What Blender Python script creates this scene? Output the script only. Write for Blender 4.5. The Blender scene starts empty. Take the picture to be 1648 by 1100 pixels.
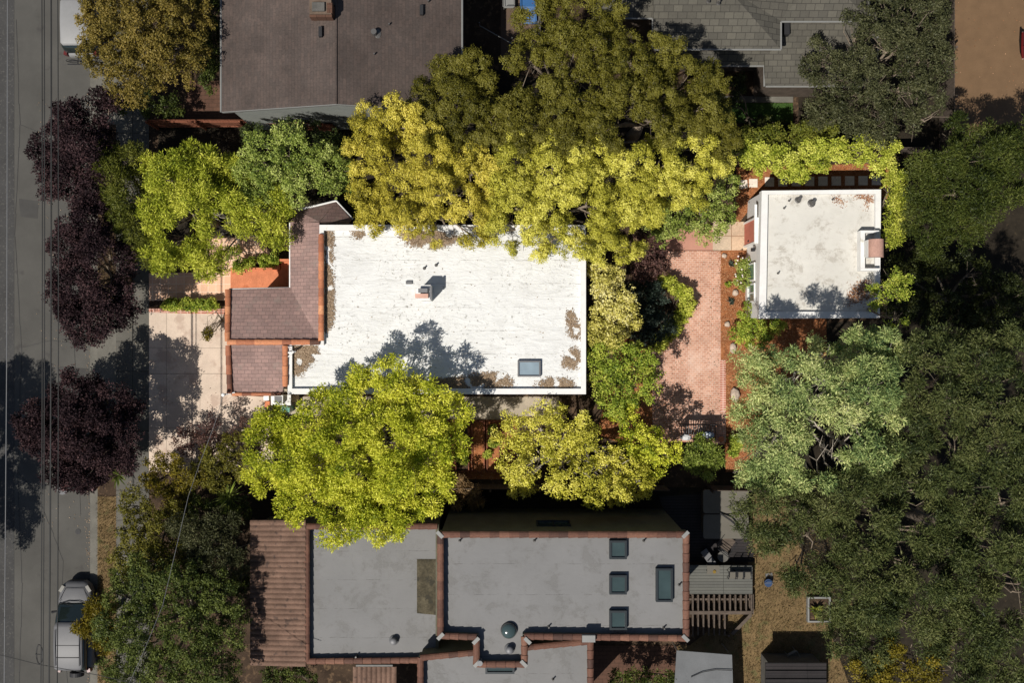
import bpy, math, random
import numpy as np
from mathutils import Vector, noise as mnoise

# ------------------------------------------------------------------ camera, sky, sun, exposure
scene = bpy.context.scene
COL = scene.collection
H = 50.0            # drone height above the ground
FPX = 1600.0        # focal length in photo pixels (photo 1648 x 1100)
cd = bpy.data.cameras.new('camera'); cam = bpy.data.objects.new('camera', cd); COL.objects.link(cam)
cd.sensor_width = 36; cd.lens = 36*FPX/1648; cd.clip_end = 2000; cd.clip_start = .5
cam.location = (0, 0, H); cam.rotation_euler = (0, 0, 0)
scene.camera = cam
SUN = Vector((-.45, -.48, 1)).normalized()
elev = math.asin(SUN.z); az = math.atan2(SUN.x, SUN.y)
world = bpy.data.worlds.new('World'); scene.world = world; world.use_nodes = True
wn = world.node_tree; bg = wn.nodes['Background']
sky = wn.nodes.new('ShaderNodeTexSky'); sky.sky_type = 'NISHITA'; sky.sun_disc = False
sky.sun_elevation = elev; sky.sun_rotation = az
wn.links.new(sky.outputs[0], bg.inputs[0]); bg.inputs[1].default_value = .06
sl = bpy.data.lights.new('sun', 'SUN'); sl.energy = 5.0; sl.angle = math.radians(.5); sl.color = (1, .95, .87)
so = bpy.data.objects.new('sun', sl); COL.objects.link(so); so.location = SUN*80
so.rotation_euler = SUN.to_track_quat('Z', 'Y').to_euler()
scene.view_settings.view_transform = 'Standard'; scene.view_settings.look = 'None'
scene.view_settings.exposure = 0.0; scene.view_settings.gamma = 1
scene.render.engine = 'CYCLES'
scene.cycles.max_bounces = 5; scene.cycles.diffuse_bounces = 3; scene.cycles.glossy_bounces = 2
scene.cycles.transmission_bounces = 3; scene.cycles.transparent_max_bounces = 4

RNG = np.random.default_rng(11)
random.seed(5)
def P(px, py, z=0.0):
    k = (H-z)/FPX
    return Vector(((px-824)*k, (550-py)*k, z))
def XY(pts, z=0.0): return [tuple(P(a, b, z)[:2]) for a, b in pts]

# ------------------------------------------------------------------ object helpers
def tag(o, label=None, cat=None, group=None, kind=None):
    if label: o['label'] = label
    if cat: o['category'] = cat
    if group: o['group'] = group
    if kind: o['kind'] = kind
    return o
def wloc(o):
    v = Vector((0, 0, 0))
    while o: v = v+o.location; o = o.parent
    return v
def mk(name, verts, faces, m, parent=None, smooth=False, origin=None, attr=None):
    v = np.array(verts, dtype=np.float32).reshape(-1, 3)
    if parent is not None: org = np.array(wloc(parent)); loc = (0, 0, 0)
    else:
        if origin is None: org = np.array([(v[:, 0].min()+v[:, 0].max())/2, (v[:, 1].min()+v[:, 1].max())/2, v[:, 2].min()])
        else: org = np.array(origin)
        loc = tuple(float(t) for t in org)
    v = v-org
    me = bpy.data.meshes.new(name); me.from_pydata([tuple(map(float, t)) for t in v], [], faces)
    if smooth: me.polygons.foreach_set('use_smooth', [True]*len(me.polygons))
    if attr is not None:
        a = me.attributes.new('rnd', 'FLOAT', 'FACE'); a.data.foreach_set('value', np.array(attr, dtype=np.float32))
    me.update()
    o = bpy.data.objects.new(name, me); COL.objects.link(o); o.location = loc
    if parent is not None: o.parent = parent
    me.materials.append(m)
    return o
def thing(name, label, cat, loc, group=None):
    o = bpy.data.objects.new(name, None); COL.objects.link(o); o.location = loc
    o.empty_display_size = .3
    return tag(o, label, cat, group)
class MB:
    def __init__(s): s.v = []; s.f = []; s.a = []
    def _add(s, v, f, a=0.5):
        n = len(s.v); s.v += [tuple(t) for t in v]; s.f += [tuple(i+n for i in q) for q in f]; s.a += [a]*len(f)
    def box(s, x0, y0, z0, x1, y1, z1, a=.5):
        if x0 > x1: x0, x1 = x1, x0
        if y0 > y1: y0, y1 = y1, y0
        v = [(x0,y0,z0),(x1,y0,z0),(x1,y1,z0),(x0,y1,z0),(x0,y0,z1),(x1,y0,z1),(x1,y1,z1),(x0,y1,z1)]
        s._add(v, [(3,2,1,0),(4,5,6,7),(0,1,5,4),(1,2,6,5),(2,3,7,6),(3,0,4,7)], a); return s
    def boxpx(s, px0, py0, px1, py1, z0, z1, a=.5):
        p = P(px0, py0, z1); q = P(px1, py1, z1); return s.box(p.x, q.y, z0, q.x, p.y, z1, a)
    def rbox(s, c, size, rz, a=.5):
        cx, cy, cz = c; w, d, h = [t/2 for t in size]; C, S = math.cos(rz), math.sin(rz); v = []
        for z in (-h, h):
            for x, y in ((-w,-d),(w,-d),(w,d),(-w,d)): v.append((cx+x*C-y*S, cy+x*S+y*C, cz+z))
        s._add(v, [(3,2,1,0),(4,5,6,7),(0,1,5,4),(1,2,6,5),(2,3,7,6),(3,0,4,7)], a); return s
    def prism(s, xy, z0, z1, a=.5):
        n = len(xy); ar = sum(xy[i][0]*xy[(i+1)%n][1]-xy[(i+1)%n][0]*xy[i][1] for i in range(n))
        if ar < 0: xy = xy[::-1]
        v = [(x, y, z0) for x, y in xy]+[(x, y, z1) for x, y in xy]
        f = [tuple(range(n-1, -1, -1)), tuple(range(n, 2*n))]+[(i, (i+1)%n, n+(i+1)%n, n+i) for i in range(n)]
        s._add(v, f, a); return s
    def slab(s, pts, th=.12, a=.5):
        p = [P(*t) for t in pts]; n = len(p)
        ar = sum(p[i].x*p[(i+1)%n].y-p[(i+1)%n].x*p[i].y for i in range(n))
        if ar < 0: p = p[::-1]
        v = [tuple(q) for q in p]+[(q.x, q.y, q.z-th) for q in p]
        s._add(v, [tuple(range(n)), tuple(range(2*n-1, n-1, -1))]+[(i, n+i, n+(i+1)%n, (i+1)%n) for i in range(n)], a); return s
    def ring(s, outer, inner, z0, z1):
        n = len(outer); v = []
        for xy, z in ((outer, z0), (outer, z1), (inner, z1), (inner, z0)): v += [(x, y, z) for x, y in xy]
        f = []
        for k in range(3):
            for i in range(n): j = (i+1)%n; f.append((k*n+i, k*n+j, (k+1)*n+j, (k+1)*n+i))
        s._add(v, f); return s
    def tube(s, pts, radii, n=6, cap=True, a=.5):
        pts = [Vector(p) for p in pts]
        if not hasattr(radii, '__len__'): radii = [radii]*len(pts)
        v = []; f = []
        for i, p in enumerate(pts):
            d = (pts[min(i+1, len(pts)-1)]-pts[max(i-1, 0)])
            if d.length < 1e-6: d = Vector((0, 0, 1))
            d.normalize(); up = Vector((0, 0, 1)) if abs(d.z) < .9 else Vector((1, 0, 0))
            x = d.cross(up).normalized(); y = d.cross(x)
            for k in range(n):
                t = 2*math.pi*k/n; v.append(tuple(p+(x*math.cos(t)+y*math.sin(t))*radii[i]))
        for i in range(len(pts)-1):
            for k in range(n): f.append((i*n+k, i*n+(k+1)%n, (i+1)*n+(k+1)%n, (i+1)*n+k))
        if cap: f.append(tuple(range(n-1, -1, -1))); f.append(tuple(range((len(pts)-1)*n, len(pts)*n)))
        s._add(v, f, a); return s
    def cyl(s, x, y, z0, z1, r, n=16, r2=None, a=.5): return s.tube([(x, y, z0), (x, y, z1)], [r, r if r2 is None else r2], n, a=a)
    def dome(s, c, r, rz, n=16, m=5):
        v = []; f = []
        for j in range(m):
            t = j/m*math.pi/2
            for i in range(n): q = 2*math.pi*i/n; v.append((c[0]+r*math.cos(t)*math.cos(q), c[1]+r*math.cos(t)*math.sin(q), c[2]+rz*math.sin(t)))
        v.append((c[0], c[1], c[2]+rz))
        for j in range(m-1):
            for i in range(n): f.append((j*n+i, j*n+(i+1)%n, (j+1)*n+(i+1)%n, (j+1)*n+i))
        for i in range(n): f.append(((m-1)*n+i, (m-1)*n+(i+1)%n, m*n))
        s._add(v, f); return s
    def build(s, name, m, parent=None, smooth=False, rnd=False):
        return mk(name, s.v, s.f, m, parent, smooth, attr=s.a if rnd else None)
def offset(xy, d):
    """inset a polygon (any orientation) by d"""
    n = len(xy); ar = sum(xy[i][0]*xy[(i+1)%n][1]-xy[(i+1)%n][0]*xy[i][1] for i in range(n)); sg = 1 if ar > 0 else -1
    out = []
    for i in range(n):
        a, b, c = Vector(xy[i-1]), Vector(xy[i]), Vector(xy[(i+1)%n])
        u = (b-a).normalized(); w = (c-b).normalized()
        n1 = Vector((-u.y, u.x))*sg; n2 = Vector((-w.y, w.x))*sg
        m_ = (n1+n2); m_ = m_/max(m_.length_squared/2, .2) if m_.length > 1e-4 else n1
        out.append((b.x+m_.x*d, b.y+m_.y*d))
    return out

# ------------------------------------------------------------------ materials
def L(r, g, b):
    return tuple(((c/255)/12.92 if c/255 <= .04045 else ((c/255+.055)/1.055)**2.4) for c in (r, g, b))
class NT:
    def __init__(s, name):
        s.m = bpy.data.materials.new(name); s.m.use_nodes = True; s.t = s.m.node_tree; s.n = s.t.nodes
        s.b = s.n['Principled BSDF']; s.out = s.n['Material Output']
        s.tc = s.n.new('ShaderNodeTexCoord').outputs['Object']
    def link(s, a, b): s.t.links.new(a, b)
    def mapping(s, sc=(1, 1, 1), rot=0):
        q = s.n.new('ShaderNodeMapping'); q.inputs['Scale'].default_value = sc; q.inputs['Rotation'].default_value = (0, 0, rot)
        s.link(s.tc, q.inputs['Vector']); return q.outputs[0]
    def noise(s, scale, detail=5, rough=.6, sc=(1, 1, 1), dist=0):
        q = s.n.new('ShaderNodeTexNoise'); q.inputs['Scale'].default_value = scale; q.inputs['Detail'].default_value = detail
        q.inputs['Roughness'].default_value = rough; q.inputs['Distortion'].default_value = dist
        s.link(s.mapping(sc), q.inputs['Vector']); return q.outputs['Fac']
    def ramp(s, fac, stops):
        q = s.n.new('ShaderNodeValToRGB'); e = q.color_ramp.elements
        while len(e) < len(stops): e.new(.5)
        for k, (p, c) in enumerate(stops): e[k].position = p; e[k].color = (*c, 1) if hasattr(c, '__len__') else (c, c, c, 1)
        s.link(fac, q.inputs[0]); return q.outputs[0]
    def mix(s, fac, a, b, mode='MIX'):
        q = s.n.new('ShaderNodeMix'); q.data_type = 'RGBA'; q.blend_type = mode
        for soc, val in ((q.inputs[0], fac), (q.inputs[6], a), (q.inputs[7], b)):
            if hasattr(val, 'is_output'): s.link(val, soc)
            elif hasattr(val, '__len__'): soc.default_value = (*val, 1)
            else: soc.default_value = val
        return q.outputs[2]
    def math(s, op, a, b=0.0):
        q = s.n.new('ShaderNodeMath'); q.operation = op
        for k, val in enumerate((a, b)):
            if hasattr(val, 'is_output'): s.link(val, q.inputs[k])
            else: q.inputs[k].default_value = val
        return q.outputs[0]
    def bump(s, h, strength=.3, dist=.02):
        q = s.n.new('ShaderNodeBump'); q.inputs['Strength'].default_value = strength; q.inputs['Distance'].default_value = dist
        s.link(h, q.inputs['Height']); s.link(q.outputs[0], s.b.inputs['Normal'])
    def done(s, col, rough=.85, spec=.25, metal=0):
        if hasattr(col, 'is_output'): s.link(col, s.b.inputs['Base Color'])
        else: s.b.inputs['Base Color'].default_value = (*col, 1)
        s.b.inputs['Roughness'].default_value = rough; s.b.inputs['Specular IOR Level'].default_value = spec
        s.b.inputs['Metallic'].default_value = metal; return s.m
def sc3(c, k): return tuple(min(.95, x*k) for x in c)
def rough_mat(name, c, var=.25, scale=1.5, fine=25, rough=.9, bump=.3, spots=None, spec=.2, metal=0, stretch=(1, 1, 1)):
    t = NT(name)
    a = t.ramp(t.noise(scale, 6, .65, stretch), [(.3, sc3(c, 1-var)), (.7, sc3(c, 1+var))])
    b = t.ramp(t.noise(fine, 4, .7, stretch), [(.3, 1-var*.8), (.7, 1+var*.5)])
    col = t.mix(1, a, b, 'MULTIPLY')
    if spots: col = t.mix(t.ramp(t.noise(spots[1], 5, .6), [(spots[2], 0), (spots[2]+.08, 1)]), col, spots[0])
    if bump: t.bump(t.noise(fine*1.5, 4), bump, .01)
    return t.done(col, rough, spec, metal)
def plain(name, c, rough=.5, metal=0, var=.08, spec=.5):
    return rough_mat(name, c, var, 3, 30, rough, 0, None, spec, metal)
def brick_mat(name, c1, c2, mortar, w, h, ms=.012, off=.5, rot=0, stain=None, bump=.4, var=.25):
    t = NT(name); q = t.n.new('ShaderNodeTexBrick')
    q.inputs['Scale'].default_value = 1; q.inputs['Brick Width'].default_value = w; q.inputs['Row Height'].default_value = h
    q.inputs['Mortar Size'].default_value = ms; q.offset = off; q.inputs['Mortar Smooth'].default_value = .3
    q.inputs['Color1'].default_value = (*c1, 1); q.inputs['Color2'].default_value = (*c2, 1); q.inputs['Mortar'].default_value = (*mortar, 1)
    t.link(t.mapping((1, 1, 1), rot), q.inputs['Vector'])
    v = t.ramp(t.noise(.6, 6, .7), [(.3, 1-var), (.7, 1+var*.6)]); col = t.mix(1, q.outputs[0], v, 'MULTIPLY')
    v2 = t.ramp(t.noise(14, 4, .7), [(.3, 1-var*.7), (.7, 1+var*.5)]); col = t.mix(1, col, v2, 'MULTIPLY')
    if stain: col = t.mix(t.ramp(t.noise(stain[1], 5, .7), [(stain[2], 0), (stain[2]+.15, .7)]), col, stain[0])
    t.bump(q.outputs['Fac'], -bump, .01)
    return t.done(col, .85, .2)
def membrane(name, base, dirt, seam, seam_dark, streak=.6, axis='Y', aniso=True, wr=.3, blot_t=.64, pond=0):
    t = NT(name)
    col = t.ramp(t.noise(.45, 6, .65), [(.3, sc3(base, .90)), (.7, sc3(base, 1.06))])
    if pond:
        pn = t.noise(.8, 7, .8, (1, 1, 1), .25); col = t.mix(t.ramp(pn, [(.50, 0), (.60, pond)]), col, dirt)
        col = t.mix(t.ramp(pn, [(.575, 0), (.59, pond*.9), (.605, 0)]), col, sc3(dirt, .7))
    st = t.ramp(t.noise(2.0, 9, .8, (.30, 3.4, 1) if aniso else (1, 1, 1), .6), [(.56, 0), (.68, streak)])
    st2 = t.math('MULTIPLY', st, t.ramp(t.noise(.35, 4, .6), [(.38, .15), (.62, 1)]))
    col = t.mix(st2, col, dirt)
    blot = t.ramp(t.noise(6, 6, .75), [(blot_t, 0), (blot_t+.07, streak*.9)]); col = t.mix(t.math('MULTIPLY', blot, t.ramp(t.noise(.5, 3), [(.45, 0), (.6, 1)])), col, sc3(dirt, .6))
    sp = t.n.new('ShaderNodeSeparateXYZ'); t.link(t.tc, sp.inputs[0])
    y = t.math('ADD', sp.outputs['Y' if axis == 'Y' else 'X'], t.math('MULTIPLY', t.math('SUBTRACT', t.noise(.9, 4), .5), .16))
    fr = t.math('FRACT', t.math('MULTIPLY', y, 1/seam)); line = t.math('LESS_THAN', fr, .022/seam)
    brk = t.ramp(t.noise(1.5, 6, .85, (1, 3, 1)), [(.47, 0), (.60, .85)]); line = t.math('MULTIPLY', line, brk)
    col = t.mix(line, col, seam_dark)
    if wr: t.bump(t.noise(1.3, 7, .65, (.8, 2.2, 1), 1.6), wr, .10)
    return t.done(col, .75, .25)
def attr_mat(name, stops, rough=.85, spec=.2, fine=20, trans=0):
    t = NT(name); q = t.n.new('ShaderNodeAttribute'); q.attribute_name = 'rnd'
    col = t.ramp(q.outputs['Fac'], stops)
    if fine: col = t.mix(1, col, t.ramp(t.noise(fine, 4, .7), [(.3, .7), (.7, 1.15)]), 'MULTIPLY')
    m = t.done(col, rough, spec)
    if trans:
        tr = t.n.new('ShaderNodeBsdfTranslucent'); t.link(col, tr.inputs[0])
        mx = t.n.new('ShaderNodeMixShader'); mx.inputs[0].default_value = trans
        t.link(t.b.outputs[0], mx.inputs[1]); t.link(tr.outputs[0], mx.inputs[2]); t.link(mx.outputs[0], t.out.inputs[0])
    return m
def leafmat(name, dark, mid, light, trans=.25, rough=.55, spec=.25):
    return attr_mat(name, [(0, dark), (.5, mid), (1, light)], rough, spec, 0, trans)
def glass_mat(name, c, rough=.08):
    t = NT(name); return t.done(t.ramp(t.noise(.8, 3), [(.3, sc3(c, .8)), (.7, sc3(c, 1.25))]), rough, .8)

M = {}
M['soil'] = rough_mat('soil', (.055, .035, .022), .45, 1.2, 18, spots=((.10, .075, .045), 3, .55))
M['yard'] = rough_mat('yard_soil', (.05, .032, .02), .5, 1.0, 22, spots=((.11, .07, .04), 4, .56))
M['mulch'] = rough_mat('mulch', (.30, .115, .045), .4, 1.2, 20, spots=((.42, .22, .11), 9, .58), bump=.8)
M['mulchchip'] = attr_mat('mulch_chip', [(0, (.09, .03, .012)), (.5, (.32, .12, .05)), (1, (.55, .33, .18))], .9, .1, 0)
M['asphalt'] = rough_mat('asphalt', (.078, .075, .068), .2, .30, 60, bump=.2, spots=((.056, .053, .05), .9, .62))
M['asphalt_old'] = rough_mat('asphalt_old', (.052, .051, .05), .2, .7, 45, bump=.2, spots=((.085, .082, .075), 9, .56))
M['kerb'] = rough_mat('kerb_concrete', (.135, .128, .11), .2, 1.5, 30)
M['walk'] = brick_mat('sidewalk_concrete', (.125, .118, .10), (.10, .095, .084), (.05, .048, .042), 1.5, 1.5, .02, 0, var=.2)
M['drive'] = rough_mat('driveway_concrete', (.575, .465, .375), .16, .8, 30, bump=.1, spots=((.46, .35, .28), 1.0, .54))
M['terrawalk'] = brick_mat('terracotta_pavers', (.78, .50, .34), (.68, .42, .28), (.76, .6, .47), .40, .40, .015, 0, var=.15)
M['terra'] = rough_mat('terracotta_steps', (.56, .20, .10), .22, 2, 20, spots=((.42, .13, .06), 2.2, .6))
M['patio'] = brick_mat('red_brick_patio', (.60, .335, .235), (.46, .225, .15), (.66, .52, .43), .22, .11, .009, .5, stain=((.60, .44, .36), .55, .52), var=.26)
M['patio_edge'] = brick_mat('brick_edging', (.5, .2, .13), (.4, .15, .1), (.7, .5, .42), .34, .115, .018, 0)
M['pink_slab'] = rough_mat('pink_concrete', (.44, .225, .165), .12, 1, 25)
M['flag'] = brick_mat('buff_flagstone', (.56, .40, .27), (.50, .42, .32), (.28, .17, .1), 1.25, .9, .02, 0, var=.25)
M['paver'] = rough_mat('pale_paver', (.75, .66, .56), .12, 3, 25)
M['dirt'] = rough_mat('bare_dirt', (.150, .092, .050), .10, 2, 40, bump=.5, spots=((.125, .076, .043), 8, .60))
M['drygrass_ground'] = rough_mat('dry_ground', (.155, .105, .05), .3, 1.5, 25, spots=((.11, .095, .04), 2, .55))
M['greenlawn'] = rough_mat('lawn_ground', (.045, .09, .02), .2, 2, 40)
M['membrane'] = membrane('white_membrane', (.70, .70, .68), (.27, .25, .21), 1.08, (.13, .115, .09), .9, wr=.6, blot_t=.56, pond=.10)
M['cottage_membrane'] = membrane('cottage_membrane', (.60, .58, .53), (.36, .325, .275), 2.6, (.3, .25, .2), .45, aniso=False, wr=.12, pond=.55)
M['parapet'] = rough_mat('white_parapet', (.70, .69, .67), .07, 2, 20, bump=.1, spots=((.5, .48, .42), 2.5, .66))
M['stucco_white'] = rough_mat('white_stucco', (.66, .65, .63), .05, 2, 40, bump=.2)
M['stucco_cream'] = rough_mat('cream_stucco', (.55, .46, .34), .08, 2, 40, bump=.2)
M['stucco_dark'] = rough_mat('olive_stucco', (.11, .105, .075), .2, 1.5, 30, bump=.2, stretch=(1, 1, .4))
M['shingle'] = brick_mat('mauve_brown_shingles', (.315, .205, .18), (.245, .165, .148), (.16, .11, .098), .32, .17, .012, .5, stain=((.24, .19, .165), 1.6, .55), var=.22)
M['shingle_b'] = brick_mat('brown_shingles', (.095, .071, .061), (.076, .060, .053), (.062, .050, .044), .35, .15, .010, .5, rot=math.pi/2, var=.3)
M['shingle_g'] = brick_mat('grey_shingles', (.105, .098, .080), (.078, .073, .061), (.045, .042, .036), .42, .26, .016, .5, var=.16)
M['tile'] = attr_mat('terracotta_tile', [(0, (.10, .045, .03)), (.25, (.30, .11, .06)), (.6, (.50, .19, .09)), (1, (.66, .30, .15))], .7, .3, 15)
M['tile_dark'] = attr_mat('aged_terracotta_tile', [(0, (.07, .036, .027)), (.5, (.13, .060, .040)), (1, (.19, .092, .06))], .75, .3, 12)
M['tilerow'] = rough_mat('clay_roof_tile', (.150, .093, .068), .3, 1.2, 14, spots=((.075, .05, .04), 3, .58))
M['grey_membrane'] = membrane('grey_membrane', (.180, .178, .176), (.125, .12, .112), 1.35, (.075, .07, .065), .45, aniso=False, wr=.10, pond=.38)
M['patch'] = rough_mat('olive_roof_patch', (.080, .068, .044), .5, 1.8, 12, spots=((.04, .036, .026), 2.5, .54))
M['wood_dark'] = rough_mat('weathered_wood', (.10, .078, .062), .3, 2, 30, stretch=(1, 4, 1))
M['wood_red'] = rough_mat('redwood_board', (.22, .085, .05), .3, 2, 30, stretch=(4, 1, 1))
M['wood_grey'] = rough_mat('grey_wood', (.11, .105, .095), .25, 2, 30)
M['deck'] = brick_mat('grey_deck_boards', (.125, .125, .11), (.105, .105, .095), (.04, .04, .035), 6, .145, .012, 0, var=.12)
M['deck_tan'] = rough_mat('tan_patio', (.105, .072, .052), .12, 2, 30)
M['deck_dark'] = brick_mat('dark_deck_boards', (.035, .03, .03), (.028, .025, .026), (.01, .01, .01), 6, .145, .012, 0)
M['brown_patio'] = brick_mat('brown_pavers', (.115, .06, .04), (.095, .05, .034), (.05, .03, .02), .4, .2, .012, .5)
M['white_metal'] = plain('white_metal', (.75, .75, .73), .4)
M['gutter_dim'] = plain('pale_gutter', (.2, .2, .19), .5)
M['grey_metal'] = plain('grey_metal', (.12, .12, .125), .6, .1)
M['dark_metal'] = plain('dark_metal', (.022, .022, .024), .6, .0, spec=.25)
M['black'] = plain('black_rubber', (.012, .012, .013), .7)
M['pipe'] = plain('vent_pipe', (.10, .095, .09), .5, .3)
M['lead'] = plain('galvanised_steel', (.16, .16, .165), .55, .2)
M['clay'] = rough_mat('clay_cap', (.60, .36, .28), .12, 3, 20)
M['pinkclay'] = rough_mat('pink_clay', (.42, .25, .20), .18, 2.5, 20)
M['glass'] = glass_mat('skylight_glass', (.22, .28, .32)); M['glass_dim'] = glass_mat('dim_skylight_glass', (.035, .055, .055), .12)
M['glass_car'] = glass_mat('car_glass', (.012, .018, .018), .06); M['glass_win'] = glass_mat('window_glass', (.10, .18, .15), .1)
M['frame_dim'] = plain('skylight_frame', (.022, .028, .032), .35, .3)
M['door_red'] = rough_mat('red_door', (.50, .17, .12), .1, 2, 20)
M['silver'] = plain('silver_paint', (.125, .125, .13), .5, .0, .05, .35); M['maroon'] = plain('maroon_paint', (.045, .010, .009), .55, .0, .05, .25)
M['carwhite'] = plain('white_paint', (.24, .24, .24), .5, 0, .05, .3)
M['lamp_glass'] = plain('headlight', (.095, .09, .075), .5); M['tail'] = plain('tail_light', (.10, .008, .007), .4)
M['tarp'] = rough_mat('grey_canvas', (.14, .145, .15), .12, 1, 20)
M['canvas'] = rough_mat('beige_canvas', (.13, .12, .10), .1, 1, 20)
M['blue'] = plain('blue_plastic', (.015, .085, .23), .5); M['teal'] = plain('teal_plastic', (.08, .26, .20), .4)
M['bluecloth'] = rough_mat('blue_white_cloth', (.55, .60, .68), .2, 6, 20, spots=((.10, .22, .42), 5, .52))
M['greycloth'] = rough_mat('grey_white_cloth', (.60, .60, .60), .25, 6, 20, spots=((.12, .13, .15), 6, .56))
M['rock'] = rough_mat('pale_rock', (.50, .40, .32), .25, 5, 20, bump=.6)
M['bark'] = rough_mat('grey_bark', (.20, .16, .12), .35, 4, 25, bump=.8, stretch=(1, 1, .3))
M['bark_pale'] = rough_mat('pale_bark', (.42, .37, .31), .3, 4, 25, bump=.8, stretch=(1, 1, .3))
M['wire'] = plain('cable', (.02, .02, .02), .6); M['wire_pale'] = plain('pale_cable', (.16, .16, .165), .6)
M['pole'] = rough_mat('pole_wood', (.12, .08, .05), .3, 3, 20)
M['petal'] = plain('pale_petals', (.8, .68, .66), .7); M['litter'] = attr_mat('leaf_litter', [(0, (.17, .12, .075)), (.5, (.29, .205, .135)), (1, (.42, .32, .22))], .9, .1, 0)
M['litter_red'] = attr_mat('rusty_leaf_litter', [(0, (.14, .05, .02)), (.5, (.30, .13, .06)), (1, (.5, .3, .18))], .9, .1, 0)
M['strawblade'] = attr_mat('dry_blades', [(0, (.07, .055, .02)), (.5, (.16, .115, .045)), (1, (.28, .20, .10))], .9, .1, 0)

# leaf palettes
LF = {
 'ochre': leafmat('ochre_leaves', (.07, .06, .012), (.19, .145, .025), (.32, .235, .06)),
 'plum': leafmat('plum_leaves', (.014, .008, .010), (.036, .021, .024), (.095, .052, .052), .10, .7, .12),
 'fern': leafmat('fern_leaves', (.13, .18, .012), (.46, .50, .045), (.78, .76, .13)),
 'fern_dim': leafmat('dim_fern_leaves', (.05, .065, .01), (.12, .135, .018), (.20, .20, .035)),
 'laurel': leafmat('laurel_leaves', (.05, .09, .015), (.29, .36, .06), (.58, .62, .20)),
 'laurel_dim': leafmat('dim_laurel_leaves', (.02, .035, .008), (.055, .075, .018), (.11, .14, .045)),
 'cyp_gold': leafmat('golden_cypress_sprays', (.13, .115, .010), (.50, .43, .045), (.85, .73, .15)),
 'cyp_lime': leafmat('lime_cypress_sprays', (.14, .14, .012), (.52, .49, .055), (.87, .81, .19)),
 'cyp_olive': leafmat('olive_cypress_sprays', (.050, .050, .006), (.140, .128, .014), (.24, .22, .042)),
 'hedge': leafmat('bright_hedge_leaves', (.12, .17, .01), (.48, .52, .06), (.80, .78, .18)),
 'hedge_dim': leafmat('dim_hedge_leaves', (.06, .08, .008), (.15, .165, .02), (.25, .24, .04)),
 'cream': leafmat('variegated_leaves', (.25, .24, .03), (.68, .61, .14), (.93, .86, .45)),
 'green': leafmat('green_leaves', (.06, .11, .012), (.30, .38, .04), (.66, .66, .12)),
 'yellow': leafmat('yellow_leaves', (.20, .21, .015), (.64, .60, .07), (.92, .84, .22)),
 'ash': leafmat('ash_leaves', (.10, .17, .01), (.58, .61, .045), (.95, .90, .15), .32),
 'grey': leafmat('grey_green_leaves', (.022, .028, .011), (.075, .080, .032), (.14, .14, .065)),
 'dkgreen': leafmat('dark_green_leaves', (.016, .028, .006), (.070, .092, .016), (.150, .170, .035)),
 'dkgreen2': leafmat('deep_green_leaves', (.025, .045, .008), (.095, .12, .024), (.18, .21, .045)),
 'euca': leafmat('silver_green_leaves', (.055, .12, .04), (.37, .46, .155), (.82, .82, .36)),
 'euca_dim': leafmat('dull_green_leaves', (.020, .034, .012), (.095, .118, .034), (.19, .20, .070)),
 'shade': leafmat('shade_leaves', (.012, .018, .005), (.035, .045, .010), (.08, .09, .02)),  # near-black leaf colour paints in the deep shade on the bushes
 'gold_dim': leafmat('dull_gold_leaves', (.06, .05, .006), (.17, .14, .012), (.28, .21, .02)),
 'straw': leafmat('straw_blades', (.12, .075, .03), (.30, .19, .09), (.48, .34, .18)),
 'juniper': leafmat('blue_juniper', (.012, .022, .014), (.04, .06, .045), (.09, .12, .09)),  # blue grey darkened, shade on the juniper put into the leaf colour
 'russet': leafmat('russet_leaves', (.05, .02, .02), (.12, .06, .05), (.25, .15, .11)),
}
# ------------------------------------------------------------------ foliage
def unit(n, rng):
    v = rng.normal(size=(n, 3)); return v/np.linalg.norm(v, axis=1, keepdims=True)
def leaf_mesh(name, pos, axis, nrm, Ls, Ws, rnd, m, parent=None, origin=None):
    n = len(pos)
    b = np.cross(axis, nrm); b /= np.linalg.norm(b, axis=1, keepdims=True)+1e-9
    c = np.cross(b, axis)
    Ls = Ls[:, None]; Ws = Ws[:, None]
    mid = pos+axis*Ls*.45+c*Ls*.08
    V = np.stack([pos, mid+b*Ws*.5, pos+axis*Ls, mid-b*Ws*.5], axis=1).reshape(-1, 3)
    org = np.array(wloc(parent)) if parent is not None else (np.array(origin) if origin is not None else np.array([V[:, 0].mean(), V[:, 1].mean(), V[:, 2].min()]))
    me = bpy.data.meshes.new(name)
    me.vertices.add(4*n); me.vertices.foreach_set('co', (V-org).astype(np.float32).ravel())
    me.loops.add(4*n); me.loops.foreach_set('vertex_index', np.arange(4*n, dtype=np.int32))
    me.polygons.add(n); me.polygons.foreach_set('loop_start', np.arange(0, 4*n, 4, dtype=np.int32))
    at = me.attributes.new('rnd', 'FLOAT', 'FACE'); at.data.foreach_set('value', np.clip(rnd, 0, 1).astype(np.float32))
    me.update(calc_edges=True); me.materials.append(m)
    o = bpy.data.objects.new(name, me); COL.objects.link(o)
    if parent is not None: o.parent = parent
    else: o.location = tuple(float(t) for t in org)
    return o
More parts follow.
